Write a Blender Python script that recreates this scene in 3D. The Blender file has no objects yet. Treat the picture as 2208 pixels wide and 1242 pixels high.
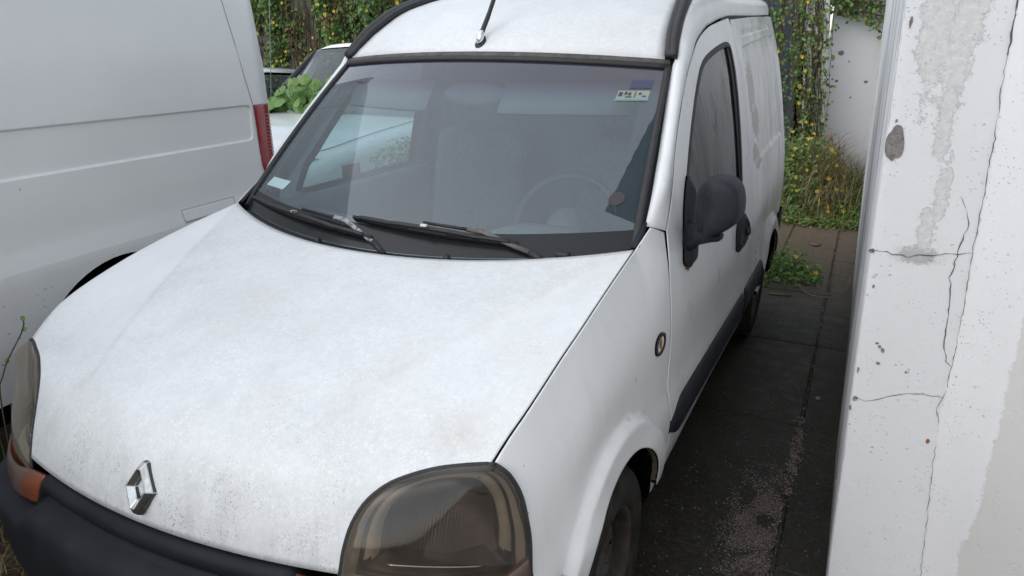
import bpy, bmesh, math, random
from mathutils import Vector, Matrix, noise as mnoise
from mathutils.geometry import delaunay_2d_cdt

random.seed(7)
R = math.radians
scn = bpy.context.scene
COL = scn.collection

# ------------------------------------------------------------------ camera
cam_d = bpy.data.cameras.new("camera")
cam = bpy.data.objects.new("camera", cam_d)
COL.objects.link(cam)
CAM = Vector((1.21854706, -0.71558943, 1.56292183))
yaw, pitch, roll = R(-25.86819), R(18.534134), R(-0.071349)
f_ = Vector((math.sin(yaw)*math.cos(pitch), math.cos(yaw)*math.cos(pitch), -math.sin(pitch)))
r_ = Vector((math.cos(yaw), -math.sin(yaw), 0))
u_ = r_.cross(f_)
c_, s_ = math.cos(roll), math.sin(roll)
r2, u2 = c_*r_ + s_*u_, -s_*r_ + c_*u_
m = Matrix((r2, u2, -f_)).transposed().to_4x4()
m.translation = CAM
cam.matrix_world = m
cam_d.sensor_width = 36.0
cam_d.lens = 1534.8637/2208*36
cam_d.clip_start = 0.05
cam_d.clip_end = 400
scn.camera = cam

# ------------------------------------------------------------------ light
SUN_EL, SUN_AZ = 40, 215            # azimuth measured clockwise from +Y
w = bpy.data.worlds.new("World"); scn.world = w; w.use_nodes = True
nt = w.node_tree
bg = nt.nodes["Background"]
sky = nt.nodes.new("ShaderNodeTexSky"); sky.sky_type = 'NISHITA'; sky.sun_disc = False
sky.sun_elevation = R(SUN_EL); sky.sun_rotation = R(SUN_AZ)
sky.air_density = 1.0; sky.dust_density = 1.2; sky.ozone_density = 1.0
hsv = nt.nodes.new("ShaderNodeHueSaturation"); hsv.inputs["Saturation"].default_value = 0.55; hsv.inputs["Hue"].default_value = 0.482
nt.links.new(sky.outputs[0], hsv.inputs["Color"])
nt.links.new(hsv.outputs[0], bg.inputs["Color"])
bg.inputs["Strength"].default_value = 0.15
sd = bpy.data.lights.new("sun", 'SUN'); sd.energy = 1.1; sd.angle = R(160); sd.color = (1, .985, .96)
so = bpy.data.objects.new("sun", sd); COL.objects.link(so)
az, el = R(SUN_AZ), R(SUN_EL)
sdir = Vector((math.sin(az)*math.cos(el), math.cos(az)*math.cos(el), math.sin(el)))
so.rotation_euler = sdir.to_track_quat('Z', 'Y').to_euler()
so.location = (-6, -6, 9)
scn.view_settings.view_transform = 'Standard'
scn.view_settings.look = 'None'
scn.view_settings.gamma = 1
scn.view_settings.use_curve_mapping = False
scn.view_settings.exposure = 0.60

# ------------------------------------------------------------------ material helpers
class NT:
    """tiny node builder"""
    def __init__(s, name):
        s.m = bpy.data.materials.new(name); s.m.use_nodes = True
        s.t = s.m.node_tree; s.b = s.t.nodes["Principled BSDF"]; s.out = s.t.nodes["Material Output"]
        s._pos = None
    def n(s, typ, **kw):
        nd = s.t.nodes.new("ShaderNode"+typ)
        for k, v in kw.items(): setattr(nd, k, v)
        return nd
    def l(s, a, b): s.t.links.new(a, b)
    def put(s, sock, v):
        if v is None: return
        if isinstance(v, bpy.types.NodeSocket): s.l(v, sock)
        elif isinstance(v, (tuple, list)) and len(v) == 3 and sock.type == 'RGBA': sock.default_value = (*v, 1)
        else: sock.default_value = v
    def pos(s):
        if s._pos is None: s._pos = s.n("TexCoord").outputs["Object"]
        return s._pos
    def math(s, op, a, b=None, c=None, clamp=False):
        nd = s.n("Math", operation=op); nd.use_clamp = clamp
        s.put(nd.inputs[0], a); s.put(nd.inputs[1], b); s.put(nd.inputs[2], c); return nd.outputs[0]
    def vmath(s, op, a, b=None):
        nd = s.n("VectorMath", operation=op); s.put(nd.inputs[0], a); s.put(nd.inputs[1], b)
        return nd.outputs["Value"] if op in ('LENGTH', 'DOT_PRODUCT', 'DISTANCE') else nd.outputs[0]
    def noise(s, scale=5, detail=4, rough=.55, vec=None, stretch=None, dist=0):
        nd = s.n("TexNoise"); nd.inputs["Scale"].default_value = scale
        nd.inputs["Detail"].default_value = detail; nd.inputs["Roughness"].default_value = rough
        nd.inputs["Distortion"].default_value = dist
        v = vec or s.pos()
        if stretch: v = s.vmath('MULTIPLY', v, stretch)
        s.l(v, nd.inputs["Vector"]); return nd.outputs["Fac"]
    def n_color(s, scale):
        nd = s.n("TexNoise"); nd.inputs["Scale"].default_value = scale; nd.inputs["Detail"].default_value = 3
        s.l(s.pos(), nd.inputs["Vector"]); return nd.outputs["Color"]
    def voro(s, scale, vec=None, stretch=None, feature='F1', rnd=1):
        nd = s.n("TexVoronoi", feature=feature); nd.inputs["Scale"].default_value = scale
        nd.inputs["Randomness"].default_value = rnd
        v = vec or s.pos()
        if stretch: v = s.vmath('MULTIPLY', v, stretch)
        s.l(v, nd.inputs["Vector"]); return nd
    def ramp(s, fac, a, b):           # linear 0..1 between a and b
        nd = s.n("MapRange"); nd.clamp = True
        s.put(nd.inputs["Value"], fac); nd.inputs["From Min"].default_value = a; nd.inputs["From Max"].default_value = b
        return nd.outputs[0]
    def mix(s, fac, a, b, blend='MIX'):
        nd = s.n("Mix", data_type='RGBA', blend_type=blend)
        s.put(nd.inputs[0], fac); s.put(nd.inputs[6], a); s.put(nd.inputs[7], b); return nd.outputs[2]
    def sep(s, v=None):
        nd = s.n("SeparateXYZ"); s.l(v or s.pos(), nd.inputs[0]); return nd.outputs
    def blob(s, c, rad):              # 1 at the centre, 0 on the ellipsoid
        v = s.vmath('DIVIDE', s.vmath('SUBTRACT', s.pos(), c), rad)
        return s.math('SUBTRACT', 1.0, s.vmath('LENGTH', v))
    def bump(s, h, strength=.3, dist=.01):
        nd = s.n("Bump"); nd.inputs["Strength"].default_value = strength; nd.inputs["Distance"].default_value = dist
        s.l(h, nd.inputs["Height"]); s.l(nd.outputs[0], s.b.inputs["Normal"])
    def set(s, **kw):
        names = dict(color="Base Color", rough="Roughness", metal="Metallic", coat="Coat Weight", coat_rough="Coat Roughness",
                     spec="Specular IOR Level", trans="Transmission Weight", ior="IOR", alpha="Alpha", sheen="Sheen Weight",
                     sss="Subsurface Weight")
        for k, v in kw.items(): s.put(s.b.inputs[names[k]], v)
        return s

def simple(name, col, rough=.5, metal=0, spec=.5, var=.0, scale=8, bump=0, bscale=60, coat=0):
    t = NT(name)
    c = col
    if var:
        n = t.noise(scale, 5)
        c = t.mix(t.ramp(n, .3, .7), tuple(x*(1-var) for x in col), tuple(min(1, x*(1+var)) for x in col))
    t.set(color=c, rough=rough, metal=metal, spec=spec, coat=coat)
    if bump: t.bump(t.noise(bscale, 3), bump, .004)
    return t.m

def paint(name, base, kind):
    """white car paint; kind: 'top' weathered horizontal panels, 'side' doors and fenders, 'sticker' side with label residue"""
    t = NT(name)
    big = t.noise(3.0, 4, .6)
    c = t.mix(t.ramp(big, .3, .75), base, tuple(x*.93 for x in base))
    rough = .32
    if kind == 'top':
        # chalky lighter blotches (water marks), pollen dust, dark specks
        v = t.voro(85, vec=t.vmath('ADD', t.pos(), t.vmath('MULTIPLY', t.pos(), (.01, .01, .01))))
        spots = t.math('MULTIPLY', t.ramp(v.outputs["Distance"], .38, .12), t.ramp(t.noise(16, 3), .40, .60))
        v2 = t.voro(190); s2 = t.math('MULTIPLY', t.ramp(v2.outputs["Distance"], .42, .12), t.ramp(t.noise(12, 2), .40, .6))
        spots = t.math('MAXIMUM', t.math('MULTIPLY', spots, .8), s2)
        dull = t.math('ADD', t.math('MULTIPLY', t.ramp(t.noise(5, 6, .7), .25, .75), .5), t.math('MULTIPLY', t.ramp(t.noise(70, 4, .7), .3, .7), .5))
        c = t.mix(dull, tuple(x*.76 for x in base), tuple(x*.99 for x in base))
        blot = t.ramp(t.noise(11, 7, .75, dist=.4), .50, .60); c = t.mix(t.math('MULTIPLY', blot, .22), c, (.60, .60, .58))
        c = t.mix(t.math('MULTIPLY', spots, .75), c, (.91, .92, .93))
        # the strips outside the bonnet creases are paler, most on the passenger side
        px, py, pz = t.sep()
        out_ = t.math('SUBTRACT', t.math('ABSOLUTE', px), t.math('MULTIPLY_ADD', py, .46, .215))
        wob = t.math('MULTIPLY', t.math('SUBTRACT', t.noise(9, 5, .7), .5), .05)
        strip = t.math('MULTIPLY', t.ramp(t.math('ADD', out_, wob), .0, .012), t.ramp(pz, .86, .93))
        strip = t.math('MULTIPLY', strip, t.math('MULTIPLY_ADD', t.ramp(px, .2, -.2), .6, .4))
        c = t.mix(t.math('MULTIPLY', strip, .6), c, (.90, .91, .93))
        # broad grime film that was rained into faint lengthwise bands
        film = t.ramp(t.noise(2.2, 5, .6, stretch=(2.2, .8, 1)), .38, .72)
        c = t.mix(t.math('MULTIPLY', film, .28), c, (.62, .61, .57))
        g = t.voro(75); dk = t.math('MULTIPLY', t.ramp(g.outputs["Distance"], .16, .06), t.ramp(t.noise(7, 3), .56, .7))
        c = t.mix(t.math('MULTIPLY', dk, .7), c, (.16, .15, .13))
        # nose of the bonnet: bug and road specks, dirt line above the lower edge
        z = t.sep()[2]
        low = t.ramp(z, .86, .68)
        g2 = t.voro(170, vec=t.vmath('ADD', t.vmath('MULTIPLY', t.pos(), (1, 1, .8)), t.vmath('MULTIPLY', t.n_color(26), (.05, .05, .05)))); dk2 = t.math('MULTIPLY', t.ramp(g2.outputs["Distance"], .36, .16), t.ramp(t.noise(11, 4, .7), .42, .60))
        c = t.mix(t.math('MULTIPLY', t.math('MULTIPLY', dk2, low), .85), c, (.13, .12, .11))
        strk = t.ramp(t.noise(26, 4, .6, stretch=(1, 1, .12)), .45, .75)
        c = t.mix(t.math('MULTIPLY', t.math('MULTIPLY', strk, low), .36), c, (.36, .355, .345))
        # rust stain near the lamp corner and seam
        st = t.math('ADD', t.blob((.60, .33, .87), (.10, .07, .10)), t.math('MULTIPLY', t.math('SUBTRACT', t.noise(30, 4), .5), 1.4))
        c = t.mix(t.math('MULTIPLY', t.ramp(st, .2, 1.1), .30), c, (.42, .34, .22))
        rough = t.ramp(big, -.6, 1.5)
    else:
        strk = t.ramp(t.noise(16, 4, .6, stretch=(1, 1, .18)), .48, .8)
        c = t.mix(t.math('MULTIPLY', strk, .16), c, (.45, .43, .38))
        z = t.sep()[2]
        low = t.ramp(t.math('ADD', z, t.math('MULTIPLY', t.noise(9, 4), .16)), .46, .28)
        c = t.mix(t.math('MULTIPLY', low, .75), c, (.20, .17, .12))
        dk = t.voro(38); d = t.math('MULTIPLY', t.ramp(dk.outputs["Distance"], .10, .04), t.ramp(t.noise(5, 3), .58, .7))
        c = t.mix(t.math('MULTIPLY', d, .75), c, (.13, .11, .09))
        rough = t.ramp(t.noise(6, 4), -.25, 1.9)
    if kind == 'sticker':
        dust = t.ramp(t.noise(4.5, 6, .65, stretch=(1, .7, .28)), .40, .62)
        c = t.mix(t.math('MULTIPLY', dust, .62), c, (.40, .39, .36))
        stripe = t.ramp(t.noise(7, 6, .7, stretch=(1, 2.2, .22), dist=.6), .53, .60)
        y, zz = t.sep()[1], t.sep()[2]
        m1 = t.math('MULTIPLY', t.ramp(zz, .80, .98), t.ramp(y, 2.45, 2.6))
        c = t.mix(t.math('MULTIPLY', t.math('MULTIPLY', stripe, m1), .8), c, (.34, .35, .36))
        # brown glue left by a removed decal, ragged
        for cc, rr in (((.75, 2.70, 1.40), (.3, .13, .15)), ((.77, 2.78, 1.25), (.3, .14, .10)), ((.79, 2.72, 1.10), (.3, .14, .08))):
            bl = t.math('ADD', t.blob(cc, rr), t.math('MULTIPLY', t.math('SUBTRACT', t.noise(14, 6, .75), .5), 1.1))
            c = t.mix(t.math('MULTIPLY', t.ramp(bl, .26, .32), .9), c, (.23, .20, .155))
        rough = t.ramp(t.noise(4.5, 5), -.1, 1.5)
    t.set(color=c, rough=rough, spec=.5, coat=.25 if kind == 'top' else .55, coat_rough=.28 if kind == 'top' else .09)
    return t.m

WHITE = (.84, .85, .86)
M = {}
M['paint_top'] = paint("weathered_white_paint", WHITE, 'top')
M['paint_side'] = paint("white_paint", WHITE, 'side')
M['paint_sticker'] = paint("stained_white_paint", WHITE, 'sticker')
M['black_gap'] = simple("dark_cavity", (.006, .006, .0065), .9, spec=.0)
M['rubber'] = simple("black_rubber", (.022, .022, .024), .55, var=.25, scale=40)
M['seal_old'] = simple("weathered_seal", (.085, .08, .075), .7, var=.4, scale=30)
M['plastic'] = simple("dark_grey_plastic", (.018, .020, .026), .5, spec=.25, var=.18, scale=20, bump=.12, bscale=420)
M['cowl'] = simple("cowl_plastic", (.028, .029, .032), .5, var=.3, scale=14)
M['chrome'] = simple("chrome", (.78, .79, .80), .10, 1)
M['chrome_worn'] = simple("worn_chrome", (.70, .70, .69), .22, 1, var=.15, scale=60)
M['metal_grey'] = simple("flaking_grey_paint", (.30, .31, .33), .5, var=.2, scale=40)
M['dash'] = simple("dashboard_plastic", (.13, .14, .145), .7, var=.1)
M['cabin'] = simple("cabin_trim", (.24, .26, .27), .8, var=.12)
M['fabric'] = simple("seat_fabric", (.10, .12, .135), .9, var=.2, scale=50)

def bumper_mat():
    t = NT("bumper_plastic")
    n = t.noise(6, 5, .6)
    c = t.mix(t.ramp(n, .35, .7), (.009, .010, .014), (.018, .020, .025))
    sc = t.ramp(t.noise(40, 3, .5, stretch=(.25, 1, 1.6)), .68, .74)
    c = t.mix(t.math('MULTIPLY', sc, .10), c, (.12, .12, .13))
    t.set(color=c, rough=.55, spec=.22); t.bump(t.noise(500, 2), .1, .002)
    return t.m
M['bumper'] = bumper_mat()

def tyre_mat():
    t = NT("dusty_tyre_rubber")
    n = t.noise(18, 5, .65)
    c = t.mix(t.ramp(n, .4, .75), (.012, .0115, .0115), (.045, .039, .032))
    t.set(color=c, rough=.85, spec=.25); t.bump(t.noise(90, 3), .2, .004); return t.m
M['tyre'] = tyre_mat()
def rim_mat():
    t = NT("rusty_steel_rim")
    n = t.noise(22, 6, .7)
    c = t.mix(t.ramp(n, .42, .68), (.035, .034, .034), (.085, .055, .035))
    t.set(color=c, rough=.7, metal=.2); return t.m
M['rim'] = rim_mat()

def two_sided(t, fr, ior):        # a thin sheet mirrors alike from both sides
    bf = t.n("NewGeometry").outputs["Backfacing"]
    t.l(t.math('MULTIPLY_ADD', bf, 1/ior-ior, ior), fr.inputs[0])
def glass(name, tint, dust, dust_haze_col=(.42, .45, .48), band=None, rough=.0, ior=1.55):
    """clear tinted sheet with a thin film of dust or painted haze; Fresnel gloss"""
    t = NT(name)
    t.t.nodes.remove(t.b)
    tr = t.n("BsdfTransparent"); tr.inputs[0].default_value = (*tint, 1)
    gl = t.n("BsdfGlossy"); gl.inputs["Roughness"].default_value = rough; gl.inputs[0].default_value = (1, 1, 1, 1)
    fr = t.n("Fresnel"); two_sided(t, fr, ior)
    df = t.n("BsdfDiffuse"); df.inputs[0].default_value = (*dust_haze_col, 1)
    m1 = t.n("MixShader"); m2 = t.n("MixShader")
    n = t.ramp(t.noise(5, 5, .6), .2, .8)
    d = t.math('MULTIPLY', t.math('ADD', t.math('MULTIPLY', n, .5), .75), dust)
    sp = t.voro(70); sk = t.math('MULTIPLY', t.ramp(sp.outputs["Distance"], .13, .05), t.ramp(t.noise(8, 3), .5, .62))
    d = t.math('ADD', d, t.math('MULTIPLY', sk, .25))
    if band:                                    # tinted strip along the top edge
        z = t.sep()[2]
        bz = t.ramp(z, band[0], band[1])
        tc = t.mix(bz, tint, band[2]); t.l(tc, tr.inputs[0])
        bc = t.mix(bz, dust_haze_col, band[3]); t.l(bc, df.inputs[0])
    t.l(d, m1.inputs[0]); t.l(tr.outputs[0], m1.inputs[1]); t.l(df.outputs[0], m1.inputs[2])
    t.l(fr.outputs[0], m2.inputs[0]); t.l(m1.outputs[0], m2.inputs[1]); t.l(gl.outputs[0], m2.inputs[2])
    t.l(m2.outputs[0], t.out.inputs[0])
    return t.m
M['windscreen'] = glass("dusty_hazed_windscreen_glass", (.70, .84, .86), .095, (.34, .46, .56), (1.425, 1.46, (.34, .32, .46), (.27, .27, .38)), ior=1.95)  # bluish dust film also paints in the haze of the reflected sky
M['side_glass'] = glass("side_window_glass", (.62, .76, .74), .05, ior=1.8)
M['dark_glass'] = glass("dark_window_glass", (.25, .28, .29), .06)

def lens_mat():
    t = NT("yellowed_headlamp_lens")
    t.t.nodes.remove(t.b)
    tr = t.n("BsdfTransparent"); tr.inputs[0].default_value = (.74, .68, .62, 1)
    gl = t.n("BsdfGlossy"); gl.inputs["Roughness"].default_value = .06
    fr = t.n("Fresnel"); two_sided(t, fr, 1.5)
    df = t.n("BsdfDiffuse")
    x, y, z = t.sep()
    n = t.ramp(t.noise(7, 5, .6), .3, .75)
    rib = t.math('MULTIPLY', t.ramp(t.math('SINE', t.math('MULTIPLY', x, 1150)), .2, 1), t.ramp(t.noise(9, 3, .5, stretch=(1, 1, .5)), .45, .6))
    c = t.mix(n, (.26, .225, .18), (.36, .32, .26)); t.l(c, df.inputs[0])
    sc = t.ramp(t.noise(50, 3, .5, stretch=(.2, .2, 2.0)), .70, .76)
    d = t.math('ADD', t.math('MULTIPLY', n, .09), .035)
    lw = t.n("LayerWeight"); lw.inputs[0].default_value = .5
    d = t.math('ADD', d, t.math('MULTIPLY', t.math('POWER', lw.outputs["Facing"], 2.2), .85))
    d = t.math('ADD', d, t.math('MULTIPLY', rib, .14))
    d = t.math('ADD', d, t.math('MULTIPLY', sc, .12), None, True)
    m1 = t.n("MixShader"); m2 = t.n("MixShader")
    t.l(d, m1.inputs[0]); t.l(tr.outputs[0], m1.inputs[1]); t.l(df.outputs[0], m1.inputs[2])
    t.l(fr.outputs[0], m2.inputs[0]); t.l(m1.outputs[0], m2.inputs[1]); t.l(gl.outputs[0], m2.inputs[2])
    t.l(m2.outputs[0], t.out.inputs[0]); return t.m
M['lens'] = lens_mat()
M['lamp_shell'] = simple("lamp_shell_grey", (.27, .245, .205), .45, var=.2, scale=25)
M['lamp_dark'] = simple("tarnished_reflector", (.040, .024, .024), .45, .6, var=.35, scale=14)
M['amber'] = simple("faded_amber_plastic", (.17, .048, .020), .4, var=.4, scale=18, coat=.2)
M['amber_dull'] = simple("browned_amber_plastic", (.085, .055, .045), .45, var=.3, scale=14, coat=.15)
M['red_lens'] = simple("red_lamp_plastic", (.30, .008, .02), .18, var=.15, scale=20, coat=.7)

# ------------------------------------------------------------------ mesh helpers
def link(name, me, mat, parent=None, smooth=True):
    o = bpy.data.objects.new(name, me); COL.objects.link(o)
    mats = mat if isinstance(mat, (list, tuple)) else [mat]
    for mm in mats: me.materials.append(mm)
    if smooth:
        for p in me.polygons: p.use_smooth = True
    if parent is not None:
        o.parent = parent
        wp = Vector((0, 0, 0)); q = parent
        while q is not None: wp += q.location; q = q.parent
        o.location = -wp                       # vertices stay in world coordinates
    return o

def from_bm(name, bm, mat, parent=None, smooth=True):
    me = bpy.data.meshes.new(name); bm.to_mesh(me); bm.free()
    return link(name, me, mat, parent, smooth)

def raw(name, v, f, mat, parent=None, smooth=True, idx=None):
    me = bpy.data.meshes.new(name); me.from_pydata([tuple(x) for x in v], [], f)
    o = link(name, me, mat, parent, smooth)
    if idx:
        for p, i in zip(me.polygons, idx): p.material_index = i
    return o

def empty(name, loc, label, cat, group=None, rot=0):
    o = bpy.data.objects.new(name, None); COL.objects.link(o)
    o.location = loc; o.rotation_euler = (0, 0, rot); o.empty_display_size = .1
    o['label'] = label; o['category'] = cat
    if group: o['group'] = group
    return o
def tag(o, label=None, cat=None, group=None, kind=None):
    if label: o['label'] = label
    if cat: o['category'] = cat
    if group: o['group'] = group
    if kind: o['kind'] = kind
    return o

def cr(pts, n):
    """Catmull-Rom through pts, n samples, even along the chord"""
    P = [Vector(p) for p in pts]
    Q = [P[0]*2-P[1]] + P + [P[-1]*2-P[-2]]
    fine = []
    for i in range(1, len(Q)-2):
        a, b, c, d = Q[i-1:i+3]
        for k in range(12):
            t = k/12
            fine.append(.5*((2*b) + (c-a)*t + (2*a-5*b+4*c-d)*t*t + (3*b-a-3*c+d)*t**3))
    fine.append(P[-1])
    L = [0]
    for i in range(1, len(fine)): L.append(L[-1]+(fine[i]-fine[i-1]).length)
    out = []; j = 0
    for k in range(n):
        s = L[-1]*k/(n-1)
        while j < len(L)-2 and L[j+1] < s: j += 1
        t = (s-L[j])/max(1e-9, L[j+1]-L[j]); out.append(fine[j].lerp(fine[j+1], min(1, max(0, t))))
    return out
def interp(x, xs, ys):
    if x <= xs[0]: return ys[0]
    for i in range(1, len(xs)):
        if x <= xs[i]:
            t = (x-xs[i-1])/(xs[i]-xs[i-1]); return ys[i-1]+(ys[i]-ys[i-1])*t
    return ys[-1]
def sm(a, b, x):
    t = min(1, max(0, (x-a)/(b-a))); return t*t*(3-2*t)

def orient(bm, hint):
    bm.normal_update()
    s = sum((f.normal.dot(Vector(hint)))*f.calc_area() for f in bm.faces)
    if s < 0: bmesh.ops.reverse_faces(bm, faces=bm.faces)
    bm.normal_update()
def flange(bm, depth=.014, rad=.0025):
    bm.normal_update()
    for d in (rad, depth):
        ed = [e for e in bm.edges if e.is_boundary]
        nm = {v: v.normal.copy() for e in ed for v in e.verts} if d == rad else nm2
        old = set(bm.faces)
        r = bmesh.ops.extrude_edge_only(bm, edges=ed)
        if d != rad:
            for f in bm.faces:
                if f not in old: f.material_index = 1
        nv = [v for v in r['geom'] if isinstance(v, bmesh.types.BMVert)]
        nm2 = {}
        if d == rad:
            # match new verts to old by position
            key = {tuple(round(c, 6) for c in v.co): n for v, n in nm.items()}
        for v in nv:
            n = key[tuple(round(c, 6) for c in v.co)]
            nm2[v] = n
        for v in nv: v.co -= nm2[v]*d
        key = {tuple(round(c, 6) for c in v.co): n for v, n in nm2.items()}
    bm.normal_update()

def with_edge(mat, bm):          # grime and the deep gap's shade, painted black on a panel's turned-in flange
    return list(mat)+[M['black_gap']] if isinstance(mat, (list, tuple)) else [mat, M['black_gap']]
def grid(name, rows, mat, parent, hint, flg=.014, thick=None):
    bm = bmesh.new()
    V = [[bm.verts.new(p) for p in r] for r in rows]
    for i in range(len(V)-1):
        for j in range(len(V[0])-1):
            q = [V[i][j], V[i+1][j], V[i+1][j+1], V[i][j+1]]
            try: bm.faces.new(q)
            except ValueError: pass
    bmesh.ops.remove_doubles(bm, verts=bm.verts, dist=1e-5)
    orient(bm, hint)
    if flg: flange(bm, flg); mat = with_edge(mat, bm)
    return from_bm(name, bm, mat, parent)

def inside(p, poly):
    r = False; j = len(poly)-1
    for i in range(len(poly)):
        a, b = poly[i], poly[j]
        if (a[1] > p[1]) != (b[1] > p[1]) and p[0] < (b[0]-a[0])*(p[1]-a[1])/(b[1]-a[1])+a[0]: r = not r
        j = i
    return r
def segd(p, poly):
    m = 9
    for i in range(len(poly)):
        a, b = poly[i-1], poly[i]; ab = (b[0]-a[0], b[1]-a[1]); L = ab[0]**2+ab[1]**2
        t = 0 if L == 0 else max(0, min(1, ((p[0]-a[0])*ab[0]+(p[1]-a[1])*ab[1])/L))
        m = min(m, math.hypot(p[0]-a[0]-t*ab[0], p[1]-a[1]-t*ab[1]))
    return m
def refine(poly, d):
    out = []
    for i in range(len(poly)):
        a, b = poly[i], poly[(i+1) % len(poly)]
        n = max(1, int(math.hypot(b[0]-a[0], b[1]-a[1])/d+.5))
        for k in range(n): out.append((a[0]+(b[0]-a[0])*k/n, a[1]+(b[1]-a[1])*k/n))
    return out
def panel(name, outer, holes, surf, mat, parent, hint, step=.03, flg=.014, edge=.012, shift=0, extra=()):
    """sheet over a 2-D outline (with holes) carried onto surf(a, b)"""
    loops = [refine(outer, edge)] + [refine(h, edge) for h in holes]
    pts, ed = [], []
    for L in loops:
        s = len(pts); pts += L
        ed += [(s+i, s+(i+1) % len(L)) for i in range(len(L))]
    a0, a1 = min(p[0] for p in outer), max(p[0] for p in outer)
    b0, b1 = min(p[1] for p in outer), max(p[1] for p in outer)
    i = 0; b = b0
    while b <= b1:
        a = a0 + (step/2 if i % 2 else 0)
        while a <= a1:
            p = (a, b)
            if inside(p, loops[0]) and not any(inside(p, h) for h in loops[1:]) and min(segd(p, L) for L in loops) > step*.35: pts.append(p)
            a += step
        b += step*.87; i += 1
    for L in loops:                             # tight inner ring keeps the shading crisp at the edges
        for i in range(len(L)):
            p0, p1, p2 = L[i-1], L[i], L[(i+1) % len(L)]
            tx, ty = p2[0]-p0[0], p2[1]-p0[1]; l = math.hypot(tx, ty) or 1
            for sgn in (1, -1):
                q = (p1[0]-ty/l*.004*sgn, p1[1]+tx/l*.004*sgn)
                if inside(q, loops[0]) and not any(inside(q, h) for h in loops[1:]) and min(segd(q, K) for K in loops) > .0032: pts.append(q); break
    pts += [p for p in extra if inside(p, loops[0]) and min(segd(p, L) for L in loops) > .004]
    V, E_, F, *_ = delaunay_2d_cdt([Vector(p) for p in pts], ed, [], 0, 1e-5)
    bm = bmesh.new()
    bv = [bm.verts.new(surf(v[0], v[1])) for v in V]
    for f in F:
        c = (sum(V[k][0] for k in f)/3, sum(V[k][1] for k in f)/3)
        if inside(c, loops[0]) and not any(inside(c, h) for h in loops[1:]):
            bm.faces.new([bv[k] for k in f])
    bmesh.ops.delete(bm, geom=[v for v in bm.verts if not v.link_faces], context='VERTS')
    orient(bm, hint)
    if flg: flange(bm, flg); mat = with_edge(mat, bm)
    return from_bm(name, bm, mat, parent)

def tube(path, rad, seg=8, caps=True, bm=None):
    """tube along points; rad number or list"""
    bm = bm or bmesh.new(); P = [Vector(p) for p in path]; rings = []
    up = Vector((0, 0, 1))
    for i, p in enumerate(P):
        t = (P[min(i+1, len(P)-1)]-P[max(i-1, 0)]).normalized()
        a = t.cross(up)
        if a.length < 1e-3: a = t.cross(Vector((1, 0, 0)))
        a.normalize(); b = a.cross(t)
        r = rad[i] if isinstance(rad, (list, tuple)) else rad
        rings.append([bm.verts.new(p+(a*math.cos(2*math.pi*k/seg)+b*math.sin(2*math.pi*k/seg))*r) for k in range(seg)])
    for i in range(len(rings)-1):
        for k in range(seg):
            bm.faces.new([rings[i][k], rings[i][(k+1) % seg], rings[i+1][(k+1) % seg], rings[i+1][k]])
    if caps:
        bm.faces.new(rings[0][::-1]); bm.faces.new(rings[-1])
    return bm

def sweep(path, prof, up=None, bm=None, closed=True, caps=True):
    """sweep a 2-D profile [(side, up)] along a path"""
    bm = bm or bmesh.new(); P = [Vector(p) for p in path]; rings = []
    for i, p in enumerate(P):
        t = (P[min(i+1, len(P)-1)]-P[max(i-1, 0)]).normalized()
        n = (up(i, p) if callable(up) else Vector(up or (0, 0, 1)))
        n = (n-t*n.dot(t)).normalized(); a = t.cross(n)
        rings.append([bm.verts.new(p+a*s+n*h) for s, h in prof])
    k = len(prof)
    for i in range(len(rings)-1):
        for j in range(k if closed else k-1):
            bm.faces.new([rings[i][j], rings[i][(j+1) % k], rings[i+1][(j+1) % k], rings[i+1][j]])
    if closed and caps:
        bm.faces.new(rings[0][::-1]); bm.faces.new(rings[-1])
    bmesh.ops.recalc_face_normals(bm, faces=bm.faces)
    return bm

def boxbm(lo, hi, bev=0, seg=2, bm=None):
    bm2 = bmesh.new()
    bmesh.ops.create_cube(bm2, size=1)
    for v in bm2.verts:
        v.co = Vector([lo[i]+(hi[i]-lo[i])*(v.co[i]+.5) for i in range(3)])
    if bev: bmesh.ops.bevel(bm2, geom=bm2.edges[:], offset=bev, segments=seg, affect='EDGES', profile=.5)
    if bm is None: return bm2
    me = bpy.data.meshes.new("t"); bm2.to_mesh(me); bm2.free(); bm.from_mesh(me); bpy.data.meshes.remove(me)
    return bm

def lathe(prof, n=48, axis='x', center=(0, 0, 0), closed=False):
    """revolve [(r, h)] about an axis through center"""
    bm = bmesh.new(); rings = []
    for r, h in prof:
        ring = []
        for k in range(n):
            a = 2*math.pi*k/n
            c, s = r*math.cos(a), r*math.sin(a)
            v = (h, c, s) if axis == 'x' else ((c, h, s) if axis == 'y' else (c, s, h))
            ring.append(bm.verts.new(Vector(center)+Vector(v)))
        rings.append(ring)
    for i in range(len(rings)-1):
        for k in range(n):
            bm.faces.new([rings[i][k], rings[i][(k+1) % n], rings[i+1][(k+1) % n], rings[i+1][k]])
    if closed:
        for k in range(n):
            bm.faces.new([rings[-1][k], rings[-1][(k+1) % n], rings[0][(k+1) % n], rings[0][k]])
    bmesh.ops.recalc_face_normals(bm, faces=bm.faces)
    return bm

def ray_pt(px, py, axis, val):
    pass

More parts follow.
